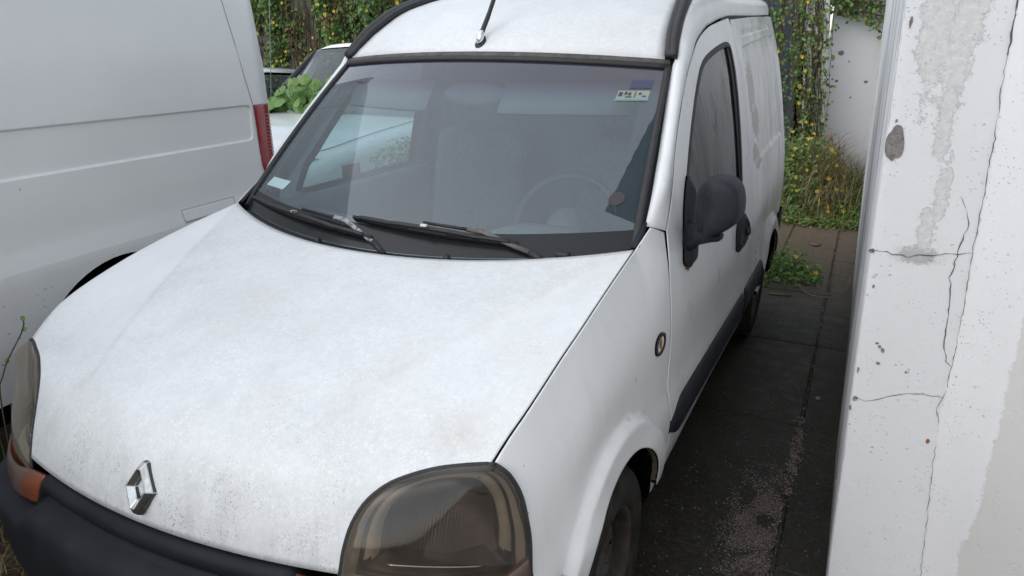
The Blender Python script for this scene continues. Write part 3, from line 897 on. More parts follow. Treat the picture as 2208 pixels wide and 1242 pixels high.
# ---- wipers
def ws_at(x, z, off):
    v = .5
    for _ in range(12):
        xs = .706+(.634-.706)*v; u = max(-1, min(1, x/xs)); zz = wsP(u, v).z
        v += (z-zz)/.5
    return wsP(u, v, off)
def wiper(name, pivot, elbow, tip, b0, b1, worn):
    a0, a1, a2 = Vector(pivot), ws_at(elbow[0], elbow[1], .030), ws_at(tip[0], tip[1], .026)
    e0, e1 = ws_at(b0[0], b0[1], .016), ws_at(b1[0], b1[1], .018)
    t = empty_part(name, a0)
    up = lambda i, p: Vector((0, -.64, .74))
    head = sweep([a0+Vector((0, -.006, -.004)), a0.lerp(a1, .30)+Vector((0, 0, .004))], [(-.009, -.005), (-.008, .006), (.008, .006), (.009, -.005)], up)
    from_bm("wiper_arm", sweep([a0.lerp(a1, .2)+Vector((0, -.002, .004)), a0.lerp(a1, .6), a1, a1.lerp(a2, .25)], [(-.0075, -.003), (-.006, .004), (.006, .004), (.0075, -.003)], up), M['metal_grey'] if worn else M['worn_arm'], t)
    from_bm("wiper_arm", sweep([a1.lerp(a2, .22), a1.lerp(a2, .6), a2], [(-.004, -.003), (-.003, .003), (.003, .003), (.004, -.003)], up), M['rubber'], t)
    pv = from_bm("wiper_pivot", head, M['rubber'], t)
    n = 16
    spine = []
    for k in range(n):
        q = k/(n-1); p = e0.lerp(e1, q); xx = ws_at(p.x, p.z, .018)
        spine.append(xx)
    from_bm("wiper_blade", sweep(spine, [(-.005, -.016), (-.0045, -.006), (-.006, -.002), (-.004, .003), (.004, .003), (.006, -.002), (.0045, -.006), (.005, -.016)], up), M['rubber'], t)
    # superstructure: main bridge over the middle, two yokes
    nrm = Vector((0, -.64, .74))
    def at(q, h):
        i = q*(n-1); k = min(n-2, int(i)); return spine[k].lerp(spine[k+1], i-k)+nrm*h
    for q0, q1, h in ((.22, .80, .018), (.05, .38, .010), (.62, .96, .010)):
        pth = [at(q0, .004), at(q0+(q1-q0)*.15, h*.8), at((q0+q1)/2, h), at(q1-(q1-q0)*.15, h*.8), at(q1, .004)]
        from_bm("wiper_bridge", sweep(cr(pth, 14), [(-.006, -.003), (-.005, .003), (.005, .003), (.006, -.003)], up), M['rubber'], t)
    cl = from_bm("wiper_clip", boxbm((-.010, -.005, -.003), (.010, .005, .004), .001), M['cream'] if not worn else M['metal_grey'], t)
    cl.location = (Vector(at(.5, .028))-a0); return t
def empty_part(name, loc):
    o = bpy.data.objects.new(name, None); COL.objects.link(o); o.parent = VAN; o.location = Vector(loc)-VAN.location; o.empty_display_size = .05
    return o
M['worn_arm'] = simple("rust_edged_arm", (.13, .115, .105), .5, var=.4, scale=70)
def flake():
    t = NT("flaking_arm_paint"); v = t.noise(60, 4, .7)
    t.set(color=t.mix(t.ramp(v, .53, .57), (.33, .34, .36), (.03, .03, .03)), rough=.55); return t.m
M['metal_grey'] = flake()
wiper("wiper", (.035, .893, 1.012), (-.125, 1.06), (-.33, 1.07), (-.652, 1.055), (-.02, 1.022), True)
wiper("wiper", (.505, .985, 1.018), (.31, 1.065), (.13, 1.078), (-.115, 1.064), (.41, 1.035), False)

# ---- stickers on the glass
def stk(name, x0, x1, z0, z1, mat, label, off=-.004, shear=0, n=6):
    rows = [[ws_at(x0+(x1-x0)*j/n+shear*i/2, z0+(z1-z0)*i/2, off) for j in range(n+1)] for i in range(3)]
    o = grid(name, rows, mat, wscr, (0, -1, 1), 0); o['label'] = label; return o
M['stk_teal'] = simple("teal_print", (.15, .30, .30), .6); M['stk_cream'] = simple("cream_print", (.30, .31, .27), .6)
M['stk_blue'] = simple("blue_print", (.06, .065, .12), .6); M['stk_dark'] = simple("dark_print", (.05, .06, .08), .6)
M['stk_red'] = simple("red_print", (.052, .046, .050), .6)
stk("permit_sticker", .517, .607, 1.417, 1.440, M['stk_cream'], "small cream and teal permit sticker at the top of the windscreen", .0015)
stk("permit_sticker_strip", .515, .609, 1.412, 1.418, M['stk_teal'], "teal strip under the permit sticker", .0015)
stk("permit_sticker_field", .545, .607, 1.446, 1.470, M['stk_blue'], "faint blue sticker above the permit", .0012)
for x0, x1, z0, z1 in ((.521, .532, 1.424, 1.436), (.537, .545, 1.428, 1.437), (.548, .556, 1.426, 1.435), (.542, .560, 1.4205, 1.424), (.566, .569, 1.420, 1.437), (.577, .585, 1.428, 1.434), (.589, .600, 1.422, 1.426)):
    stk("permit_print", x0, x1, z0, z1, M['stk_dark'], "dark print on the permit sticker", .0022, n=2)
stk("parking_sticker", -.640, -.520, 1.113, 1.139, simple("pale_print", (.42, .56, .58), .6), "pale blue sticker low on the passenger side of the windscreen", .0015, .02)
bm = bmesh.new(); cc = [ws_at(.618+.020*math.cos(2*math.pi*k/24), 1.163+.016*math.sin(2*math.pi*k/24), .0015) for k in range(24)]; bm.faces.new([bm.verts.new(p) for p in cc]); orient(bm, (0, -1, 1))
o = from_bm("round_sticker", bm, M['stk_red'], wscr); o['label'] = "small dull red round sticker near the driver's pillar"

# ---- headlamps
li = cr([(.452, .108, .612), (.459, .116, .643), (.461, .131, .69), (.468, .151, .734), (.485, .176, .771), (.514, .204, .798), (.551, .23, .814), (.592, .255, .825), (.637, .276, .832), (.676, .2955, .8345)], 33)
lo = cr([(.766, .302, .585), (.764, .297, .63), (.759, .304, .685), (.751, .307, .727), (.737, .311, .775), (.719, .306, .812), (.703, .301, .828), (.688, .2985, .8355)], 33)
def lens_pt(i, t, bul, sink=0, ins=0):
    a, b = li[i], lo[i]; v = i/32
    tt = ins+(1-2*ins)*t
    p = a.lerp(b, tt)
    w_ = max(0, math.sin(math.pi*tt))**.75
    d = Vector((.52, -.82, .22)).normalized()
    wid = (b-a).length
    return p+d*(bul*w_*min(1, wid/.16)-sink)
def lamp():
    root = empty_part("headlamp", (.62, .2, .7))
    root['label'] = "large rounded headlamp with a clouded yellowed lens"
    rows = [[lens_pt(i, j/28, .042) for j in range(29)] for i in range(33)]
    ln = grid("lens", rows, M['lens'], root, (.5, -.8, .2), .012)
    # shell: pale outer collar, dark bowl set back
    bm = bmesh.new(); idxm = []
    def ring(ins, sink, n=64):
        """closed loop inside the lens outline, moved back"""
        c = Vector((.615, .215, .715)); out = []
        loop = [lens_pt(i, 0, .042) for i in range(33)]+[lens_pt(32, j/8, .042) for j in range(1, 8)]+[lens_pt(i, 1, .042) for i in range(32, -1, -1)]+[lens_pt(0, 1-j/16, .042) for j in range(1, 16)]
        for p in loop:
            q = p.lerp(c, ins)
            k = sm(.18, .6, ins)
            e = Vector((q.x-c.x, q.y-c.y, q.z-c.z)); l = e.length; e = e*(1+k*(((1-ins)*.125)/max(l, 1e-4)-1))
            q = c+e+Vector((-.35, .9, -.05))*sink; out.append(q)
        return out
    specs = [(.025, .010, 0), (.07, .012, 0), (.13, .016, 0), (.165, .020, 0), (.185, .030, 1), (.21, .026, 1), (.225, .022, 0), (.27, .026, 0), (.31, .036, 0), (.36, .075, 1)]
    V = []
    for ins, sk, mi in specs: V.append([bm.verts.new(p) for p in ring(ins, sk)])
    n = len(V[0])
    for r in range(len(V)-1):
        for k in range(n):
            f = bm.faces.new([V[r][k], V[r][(k+1) % n], V[r+1][(k+1) % n], V[r+1][k]]); f.material_index = specs[r+1][2]
            if f.calc_center_median().z < .655 and r > 3: f.material_index = 1
    orient(bm, (.5, -.8, .2))
    sh = from_bm("lamp_shell", bm, [M['lamp_shell'], M['lamp_dark']], root)
    c0 = Vector((.612, .222, .712)); e1 = Vector((.82, .55, .04)).normalized(); e2 = Vector((-.05, .16, .98)).normalized(); dd = Vector((-.35, .93, -.05))
    rows = []
    for i in range(13):
        r = i/12; row = []
        for k in range(49):
            a = 2*math.pi*k/48; ca_, sa_ = math.cos(a), math.sin(a)
            row.append(c0+e1*(.132*r*math.copysign(abs(ca_)**.8, ca_))+e2*(.100*r*math.copysign(abs(sa_)**.8, sa_))+dd*(.040+.075*(1-r*r)))
        rows.append(row)
    grid("reflector", rows, M['lamp_dark'], root, (.5, -.8, .2), 0)
    loop = [lens_pt(i, 0, .042) for i in range(0, 33)]+[lens_pt(32, j/8, .042) for j in range(1, 8)]+[lens_pt(i, 1, .042) for i in range(32, -1, -1)]
    from_bm("lamp_seal", tube([p+Vector((.25, .5, -.1))*.004 for p in loop], .0045, 8), M['rubber'], root)
    # bright trim line along the bottom of the bowl
    pl = [lens_pt(2, t, .030, .028) + Vector((0, 0, .028)) for t in [.25+.5*k/14 for k in range(15)]]
    from_bm("reflector_edge", tube(pl, .0022, 6), M['chrome_worn'], root)
    # direction indicator under the lens
    top = cr([(.374, .094, .630), (.452, .106, .620), (.53, .118, .603), (.62, .152, .600), (.70, .212, .617), (.748, .268, .642), (.765, .303, .655)], 33)
    bot = cr([(.410, .090, .545), (.45, .088, .540), (.53, .103, .532), (.62, .145, .528), (.70, .205, .528), (.752, .265, .530), (.770, .305, .534)], 33)
    rows = []
    for k in range(33):
        rows.append([top[k].lerp(bot[k], j/8)+Vector((.25, -.95, 0))*.010*max(0, math.sin(math.pi*j/8))**.6 for j in range(9)])
    ind = grid("indicator", rows, [M['amber_dull'], M['amber']], root, (.4, -.9, 0), .012)
    for p in ind.data.polygons:
        if sum(ind.data.vertices[v].co.x for v in p.vertices)/len(p.vertices) < .475: p.material_index = 1
    ind['label'] = "browned amber direction indicator"
    return root
LR = lamp()
rootL = empty_part("headlamp", (-.62, .2, .7)); rootL['label'] = "headlamp beside the neighbouring van, lens clouded brown"
LR['label'] = "large clouded headlamp nearest the camera"
for ch in list(LR.children):
    nn = mirrored(ch, rootL); nn.location = -Vector(rootL.location)-VAN.location
    if 'label' in ch: nn['label'] = ch['label']
back = grid("lamp_housing", [[lens_pt(i, j/8, 0, .06, -.02)+Vector((-.05, .10, -.02)) for j in range(9)] for i in range(0, 33, 4)], M['black_gap'], VAN, (.5, -.8, .2), 0); mirrored(back)

# ---- bumper
bpl = cr([(0, .058, 0), (.12, .062, 0), (.24, .074, 0), (.36, .092, 0), (.46, .114, 0), (.56, .147, 0), (.64, .187, 0), (.705, .240, 0), (.748, .30, 0), (.772, .36, 0), (.785, .43, 0)], 48)
bsec = [(-.035, .636), (-.004, .635), (.010, .628), (.017, .614), (.014, .598), (.004, .586), (.004, .580), (.020, .572), (.046, .563), (.062, .548), (.070, .52), (.073, .47), (.072, .42), (.066, .36), (.052, .30), (.030, .25), (-.01, .215), (-.06, .20)]
def bump_rows():
    full = [Vector((-p.x, p.y, 0)) for p in bpl[:0:-1]]+bpl
    rows = []
    for i, p in enumerate(full):
        t = (full[min(i+1, len(full)-1)]-full[max(i-1, 0)]).normalized(); n = Vector((t.y, -t.x, 0))
        a = abs(p.x); dr = sm(.36, .43, a); end = sm(.34, .42, p.y)
        row = []
        for k, (d, z) in enumerate(bsec):
            zz = z
            if k <= 8:
                zt = [.538, .537, .536, .534, .532, .530, .529, .527, .525][k]
                zz = z+(zt-z)*dr; d = d+([-.03, -.006, .008, .018, .026, .032, .038, .045, .052][k]-d)*dr
            if k in (9, 10): zz = zz-(.03 if k == 9 else .012)*dr
            d2 = d*(1-.55*end)
            zz = zz+(.012*end if k < 9 else 0)
            row.append(p+n*d2+Vector((0, 0, zz)))
        rows.append(row)
    return rows
fb = grid("front_bumper", bump_rows(), M['bumper'], VAN, (0, -1, 0), 0)
fb['label'] = "unpainted dark plastic front bumper with scuffs"
bkl = [[Vector((x, .10+.265*x*x, z)) for x in [-.44+.88*k/12 for k in range(13)]] for z in (.22, .62)]
grid("grille_backing", bkl, M['black_gap'], VAN, (0, -1, 0), 0)

# ---- wheels
def make_wheel(yc, side, parent_label=None):
    root = empty_part("wheel", (.72*side, yc, .285))
    xo = .793
    tp = [(.176, -.004), (.186, .006), (.205, .011), (.235, .012), (.258, .006), (.272, -.006), (.281, -.022), (.2835, -.04), (.282, -.043), (.282, -.05), (.2835, -.053), (.284, -.085), (.2835, -.115), (.281, -.145), (.27, -.160), (.23, -.172), (.18, -.165)]
    ty = from_bm("tyre", lathe([(r, xo+h) for r, h in tp], 56, 'x', (0, yc, .285)), M['tyre'], root)
    # steel disc with eight oval slots
    circ = [(.168*math.cos(2*math.pi*k/48), .168*math.sin(2*math.pi*k/48)) for k in range(48)]
    holes = []
    for h in range(8):
        a = 2*math.pi*(h+.3)/8
        c = (.118*math.cos(a), .118*math.sin(a)); L = []
        for k in range(14):
            t = 2*math.pi*k/14; er, et = .024*math.cos(t), .014*math.sin(t)
            L.append((c[0]+er*math.cos(a)-et*math.sin(a), c[1]+er*math.sin(a)+et*math.cos(a)))
        holes.append(L)
    def dish(a, b):
        r = math.hypot(a, b); d = interp(r, [0, .035, .05, .06, .085, .105, .135, .15, .168], [.0, .0, -.004, -.030, -.022, -.012, -.020, -.034, -.034])
        return (xo-.018+d, yc+a, .285+b)
    dk = panel("rim", circ, holes, dish, M['rim'], root, (1, 0, 0), .016, .006, .012)
    rg = from_bm("rim_ring", lathe([(.168, xo-.055), (.166, xo-.02), (.170, xo-.006), (.178, xo), (.184, xo-.002), (.182, xo-.03)], 48, 'x', (0, yc, .285)), M['rim'], root)
    cap = from_bm("hub_cap", lathe([(.001, xo-.006), (.024, xo-.006), (.031, xo-.012), (.032, xo-.03)], 24, 'x', (0, yc, .285)), M['rubber'], root)
    inner = from_bm("brake_drum", lathe([(.001, xo-.075), (.12, xo-.075), (.16, xo-.09), (.165, xo-.15)], 24, 'x', (0, yc, .285)), M['black_gap'], root)
    return root
for yc in (WF[0], WR[0]):
    wr = make_wheel(yc, 1)
    wl = empty_part("wheel", (-.72, yc, .285))
    for ch in list(wr.children):
        nn = mirrored(ch, wl); nn.location = -Vector(wl.location)-VAN.location

# ---- dark underbody, inner arches, engine bay cover
from_bm("underbody", boxbm((-.70, .45, .22), (.70, 3.85, .34), .02), M['black_gap'], VAN)
for yc in (WF[0], WR[0]):
    rows = []
    for k in range(25):
        a = R(180*k/24); rows.append([(x, yc-.37*math.cos(a), .285+.37*math.sin(a)) for x in (.45, .62, .785)])
    al = grid("arch_liner", rows, M['black_gap'], VAN, (0, 0, -1), 0); mirrored(al)
    pl = raw("arch_wall", [(.45, yc-.4, .2), (.45, yc+.4, .2), (.45, yc+.4, .72), (.45, yc-.4, .72)], [(0, 1, 2, 3)], M['black_gap'], VAN); mirrored(pl)
rows = [[Vector((u*(gapx(max(.32, y))-.004), y, interp(y, [.2, .3, .5, .8, 1.12], [.70, .80, .90, .965, .99]))) for u in (-1, -.5, 0, .5, 1)] for y in (.32, .5, .7, .9, 1.12)]
grid("engine_bay_cover", rows, M['black_gap'], VAN, (0, 0, 1), 0)
# dark shell behind the side shut lines
for name, y0, y1, z0, z1, o_ in (("shut_line_backing", 1.14, 1.30, .34, 1.06, .028), ("shut_line_backing", 2.38, 2.50, .36, 1.62, .026)):
    rows = [[(sideX(y0+(y1-y0)*j/3, z0+(z1-z0)*i/12)-o_, y0+(y1-y0)*j/3, z0+(z1-z0)*i/12) for j in range(4)] for i in range(13)]
    k_ = grid(name, rows, M['black_gap'], VAN, (1, 0, 0), 0); mirrored(k_)
tb = [[Vector((sideX(a, b)-.024, a, b))+Vector((0, da, db)) for a, b in shutT[:1]+shutT] for da, db in ((-.03, .03), (.012, -.012))]
k_ = grid("shut_line_backing", tb, M['black_gap'], VAN, (1, 0, 0), 0); mirrored(k_)
gb = [[Vector((gapx(y)-d, y, gapz(y)-.02-.0*d)) for y in [.31+.8*k/24 for k in range(25)]] for d in (-.004, .035)]
k_ = grid("shut_line_backing", gb, M['black_gap'], VAN, (0, 0, 1), 0); mirrored(k_)

# ---- rear end
rows = []
for i in range(14):
    z = .42+(1.80-.42)*i/13; xw = sideX(3.955, z) if z < 1.74 else .58
    rows.append([Vector((xw*u, 3.962+.02*(1-u*u), z)) for u in (-1, -.8, -.4, 0, .4, .8, 1)])
grid("rear_doors", rows, M['paint_side'], VAN, (0, 1, 0), 0)
rbm = []
for y, x in ((3.68, .836), (3.80, .842), (3.90, .835), (3.97, .80), (4.01, .70), (4.025, .35), (4.03, 0)): rbm.append((x, y))
rbm = [(x, y) for x, y in rbm]+[(-x, y) for x, y in rbm[-2::-1]]
rows = [[(x*(1-.03*(z < .4)), y, z) for x, y in rbm] for z in (.28, .34, .45, .56, .62, .64)]
grid("rear_bumper", rows, M['bumper'], VAN, (0, 1, .1), .02)
for s in (1, -1):
    tl = from_bm("tail_lamp", boxbm((min(.58*s, .655*s), 3.95, .95), (max(.58*s, .655*s), 3.992, 1.35), .012), M['red_lens'], VAN)

# ---- aerial
ant = empty_part("aerial", (0, 1.558, 1.588)); 
base = loft([sect_ring(Vector((0, 1.553+dy, 1.582+h)), Vector((a, 0, 0)), Vector((0, b*.8, b*.6)), 16) for dy, h, a, b in ((0, -.01, .019, .027), (0, .004, .019, .027), (.004, .012, .016, .023))])
from_bm("aerial_foot", base, M['rubber'], ant)
blk_ = loft([sect_ring(Vector((0, 1.552+dy, 1.592+h)), Vector((a, 0, 0)), Vector((0, b, b*.4)), 12) for dy, h, a, b in ((0, -.005, .013, .017), (0, .014, .0125, .015), (.004, .026, .011, .012), (.007, .034, .008, .009))])
from_bm("aerial_joint", blk_, M['chrome'], ant)
mast = [(.0, 1.560, 1.612), (.006, 1.585, 1.655), (.010, 1.60, 1.68), (.028, 1.70, 1.85), (.06, 1.86, 2.10)]
from_bm("aerial_mast", tube(cr(mast, 20), [.0085]*3+[.0075]*4+[.0052]*13, 10), M['rubber'], ant)

# ---- cabin
dashr = []
for k in range(41):
    x = -.70+1.4*k/40
    bin_ = math.exp(-((x-.33)/.17)**4)
    yb = .90+.40*x*x
    prof = [(yb, .985), (yb+.10, 1.002), (yb+.22, .995+.010*bin_), (yb+.34, .985+.045*bin_), (1.40, .965+.05*bin_), (1.44, .90), (1.42, .70), (1.45, .5)]
    dashr.append([Vector((x, y, z)) for y, z in prof])
grid("dashboard", dashr, M['dash'], VAN, (0, -.3, 1), 0)
sw = bmesh.new()
n1, n2 = 40, 10; c = Vector((.34, 1.52, .98)); ax1 = Vector((1, 0, 0)); ax2 = Vector((0, .45, .89)); ax3 = ax1.cross(ax2)
vv = [[sw.verts.new(c+(ax1*math.cos(2*math.pi*i/n1)+ax2*math.sin(2*math.pi*i/n1))*(.185+.014*math.cos(2*math.pi*j/n2))+ax3*.014*math.sin(2*math.pi*j/n2)) for j in range(n2)] for i in range(n1)]
for i in range(n1):
    for j in range(n2): sw.faces.new([vv[i][j], vv[(i+1) % n1][j], vv[(i+1) % n1][(j+1) % n2], vv[i][(j+1) % n2]])
from_bm("steering_wheel", sw, M['rubber'], VAN)
from_bm("steering_column", loft([sect_ring(Vector(p), ax1*r, ax2*r, 14) for p, r in (((.34, 1.30, .90), .05), ((.34, 1.44, .945), .055), ((.34, 1.515, .978), .075), ((.34, 1.53, .982), .06))]), M['dash'], VAN)
for s in (1, -1):
    st = empty_part("seat", (.36*s, 1.95, .5))
    x = .36*s
    from_bm("seat_base", boxbm((x-.24, 1.62, .46), (x+.24, 2.14, .64), .06, 3), M['fabric'], st)
    bk = boxbm((x-.23, 2.05, .60), (x+.23, 2.20, 1.22), .06, 3)
    for v in bk.verts: v.co.y += (v.co.z-.6)*.22
    from_bm("seat_back", bk, M['fabric'], st)
    hr = boxbm((x-.13, 2.17, 1.24), (x+.13, 2.26, 1.42), .035, 3)
    from_bm("headrest", hr, M['fabric'], st)
from_bm("bulkhead", boxbm((-.64, 2.50, .35), (.64, 2.53, 1.62)), M['dash'], VAN)
hl = [[Vector((u*.60, y, z-.05*abs(u)**3)) for u in (-1, -.5, 0, .5, 1)] for y, z in ((1.60, 1.52), (1.75, 1.60), (2.0, 1.68), (2.52, 1.72))]
grid("headlining", hl, M['cabin'], VAN, (0, 0, -1), 0)
from_bm("cabin_floor", boxbm((-.72, .95, .36), (.72, 2.5, .40)), M['dash'], VAN)
# sun visors and the rear-view mirror behind the tinted band
for x0, x1 in ((-.56, -.14), (.14, .56)):
    rows = [[ws_at(x0+(x1-x0)*j/6, z, -.035-.02*(1.50-z)/.06) for j in range(7)] for z in (1.415, 1.45, 1.49)]
    grid("sun_visor", rows, M['dash'], VAN, (0, -1, 1), .01)
rv = ws_at(.02, 1.47, -.07)
rm = loft([sect_ring(rv+Vector((0, dy, 0)), Vector((a, 0, 0)), Vector((0, 0, b)), 24) for dy, a, b in ((.03, .118, .034), (.012, .125, .040), (-.008, .110, .034), (-.015, .07, .02))])
from_bm("rear_view_mirror", rm, M['dash'], VAN)
# inner door skins
for s in (1, -1):
    def inn_(y, z): return (s*(sideX(y, z)-.055), y, z)
    rows = [[inn_(1.28+(2.40-1.28)*j/10, z) for j in range(11)] for z in (.42, .6, .8, .95, 1.005)]
    rows += [[(s*(sideX(1.28+(2.40-1.28)*j/10, 1.02)-.012), 1.28+(2.40-1.28)*j/10, 1.018) for j in range(11)]]
    grid("door_trim", rows, M['cabin'], VAN, (-s, 0, 0), 0)
    po = [[Vector((s*(a.x*.98-.02), a.y+.01, a.z-.012)), Vector((s*(b.x-.03), b.y+.035, b.z-.02))] for a, b in zip(pA1, pB1)]
    grid("pillar_trim", po, M['cabin'], VAN, (-s, 0, 0), 0)

# ================================================================== GROUND
def earth_mat():
    t = NT("damp_earth"); n = t.noise(3, 6, .65); n2 = t.noise(40, 4, .6)
    c = t.mix(t.ramp(n, .3, .7), (.035, .026, .018), (.075, .058, .040)); c = t.mix(t.math('MULTIPLY', t.ramp(n2, .5, .7), .5), c, (.11, .09, .065))
    t.set(color=c, rough=.95, spec=.2); t.bump(n2, .6, .02); return t.m
M['earth'] = earth_mat()
ground = raw("ground", [(-60, -40, -.022), (60, -40, -.022), (60, 80, -.022), (-60, 80, -.022)], [(0, 1, 2, 3)], M['earth'])
tag(ground, kind='structure')

def slab_mat():
    t = NT("mossy_concrete")
    n = t.noise(2.2, 6, .65); fine = t.noise(60, 4, .65); mid = t.noise(11, 5, .65)
    y = t.sep()[1]
    c = t.mix(t.ramp(n, .35, .65), (.011, .0095, .007), (.024, .020, .014))
    c = t.mix(t.math('MULTIPLY', t.ramp(mid, .48, .70), .75), c, (.048, .037, .024))
    c = t.mix(t.math('MULTIPLY', t.ramp(t.noise(7, 6, .75), .52, .66), .6), c, (.026, .032, .012))
    c = t.mix(t.math('MULTIPLY', t.ramp(fine, .50, .74), .65), c, (.080, .068, .052))
    gr = t.voro(190); gs = t.math('MULTIPLY', t.ramp(gr.outputs["Distance"], .24, .10), t.ramp(t.noise(5, 4), .40, .58))
    c = t.mix(t.math('MULTIPLY', gs, .8), c, (.26, .24, .22))
    # the slabs turn a paler brown towards the far end
    c = t.mix(t.math('MULTIPLY', t.ramp(y, 3.6, 6.0), .68), c, (.20, .150, .100))
    t.set(color=c, rough=t.ramp(mid, -.2, 1.1), spec=.3); t.bump(t.math('ADD', fine, t.math('MULTIPLY', gs, .5)), .5, .006); return t.m
M['slab'] = slab_mat()
pav = bpy.data.objects.new("pavement", None); COL.objects.link(pav); tag(pav, kind='structure')
rnd = random.Random(11)
def slab(x0, x1, y0, y1):
    gp = .0042; dz = rnd.uniform(-.003, .003)
    bm = boxbm((x0+gp, y0+gp, -.06), (x1-gp, y1-gp, dz), .006, 1)
    for v in bm.verts:
        if v.co.z > -.03: v.co.z += rnd.uniform(-.0015, .0015)
        v.co.x += rnd.uniform(-.002, .002)
    return from_bm("slab", bm, M['slab'], pav, smooth=False)
ys = [-1.65, -.66, .33, 1.32, 2.31, 3.29, 4.24, 5.18, 6.55]
for a, b in zip(ys, ys[1:]):
    slab(1.15, 1.315, a, b)
    slab(.762 if a > 4 else -.22, 1.15, a, b)
for a, b in zip([-.66, .33, 1.32, 2.31, 3.29, 4.24, 5.18], [.33, 1.32, 2.31, 3.29, 4.24, 5.18, 6.45]):
    if a > 4: slab(-.22, .762, a, b)
    slab(-1.20, -.22, a+.02, b+.02) if a > .2 else None
raw('joint_filler', [(-1.2, -1.6, -.0065), (1.316, -1.6, -.0065), (1.316, 6.5, -.0065), (-1.2, 6.5, -.0065)], [(0, 1, 2, 3)], M['earth'], pav)
# crumbs of mortar and old patches in the long joint
def grit(name, n, sampler, r0, r1, mats, label=None):
    V, F, I = [], [], []
    for k in range(n):
        x, y = sampler(); r = rnd.uniform(r0, r1); s = len(V); a0 = rnd.uniform(0, 6.3)
        for q in range(4):
            a = a0+q*1.57+rnd.uniform(-.3, .3); V.append((x+r*math.cos(a)*rnd.uniform(.7, 1.2), y+r*math.sin(a)*rnd.uniform(.7, 1.2), rnd.uniform(-.001, .001)))
        V.append((x+rnd.uniform(-.3, .3)*r, y+rnd.uniform(-.3, .3)*r, r*rnd.uniform(.5, 1.1)))
        for q in range(4): F.append((s+q, s+(q+1) % 4, s+4)); I.append(k % len(mats))
    o = raw(name, V, F, mats, None, False, I); tag(o, label, None, None, 'stuff'); return o
stone = [simple("grit_%s" % n, c, .9, spec=.2) for n, c in (("rose", (.13, .092, .080)), ("grey", (.15, .115, .105)), ("dark", (.035, .028, .025)), ("pale", (.22, .20, .185)))]
def gs1():
    while True:
        x, y = rnd.gauss(1.075, .065), rnd.gauss(1.55, .16)
        if .90 < x < 1.143 and 1.22 < y < 1.95 and rnd.random() < 1.1-((x-1.09)/.13)**2*.8 and rnd.random() < .55+1.6*mnoise.noise(Vector((x*11, y*9, 3.3))): return x, y
grit("gravel", 12000, gs1, .0013, .0034, stone, "pinkish gravel washed into a patch on the concrete")
def gs2():
    return 1.15+rnd.gauss(0, .010), rnd.choice([rnd.uniform(1.75, 2.4), rnd.uniform(3.4, 4.6), rnd.uniform(1.1, 6.4), rnd.uniform(1.9, 2.3)])
grit("joint_grit", 2200, gs2, .002, .0065, stone, "loose mortar crumbs along the slab joint")
def gs3(): return rnd.uniform(.75, 1.29), rnd.uniform(1.1, 6.4)
grit("grit", 1600, gs3, .0015, .0045, stone+[stone[3]], "scattered grit on the slabs")
pb = lambda x, y, a, b, h: loft([[Vector((x+a*s*math.cos(t), y+b*s*math.sin(t), z)) for t in [2*math.pi*k/14 for k in range(14)]] for s, z in ((.8, -.005), (1, h*.4), (.9, h*.8), (.5, h))])
o = from_bm("stone", pb(1.20, 2.62, .012, .014, .012), stone[3]); tag(o, "small pale pebble on the dark strip by the wall", "stone")
o = from_bm("stone", pb(.985, 5.62, .045, .055, .012), stone[1]); tag(o, "flat round stone lying on the farther slab", "stone")

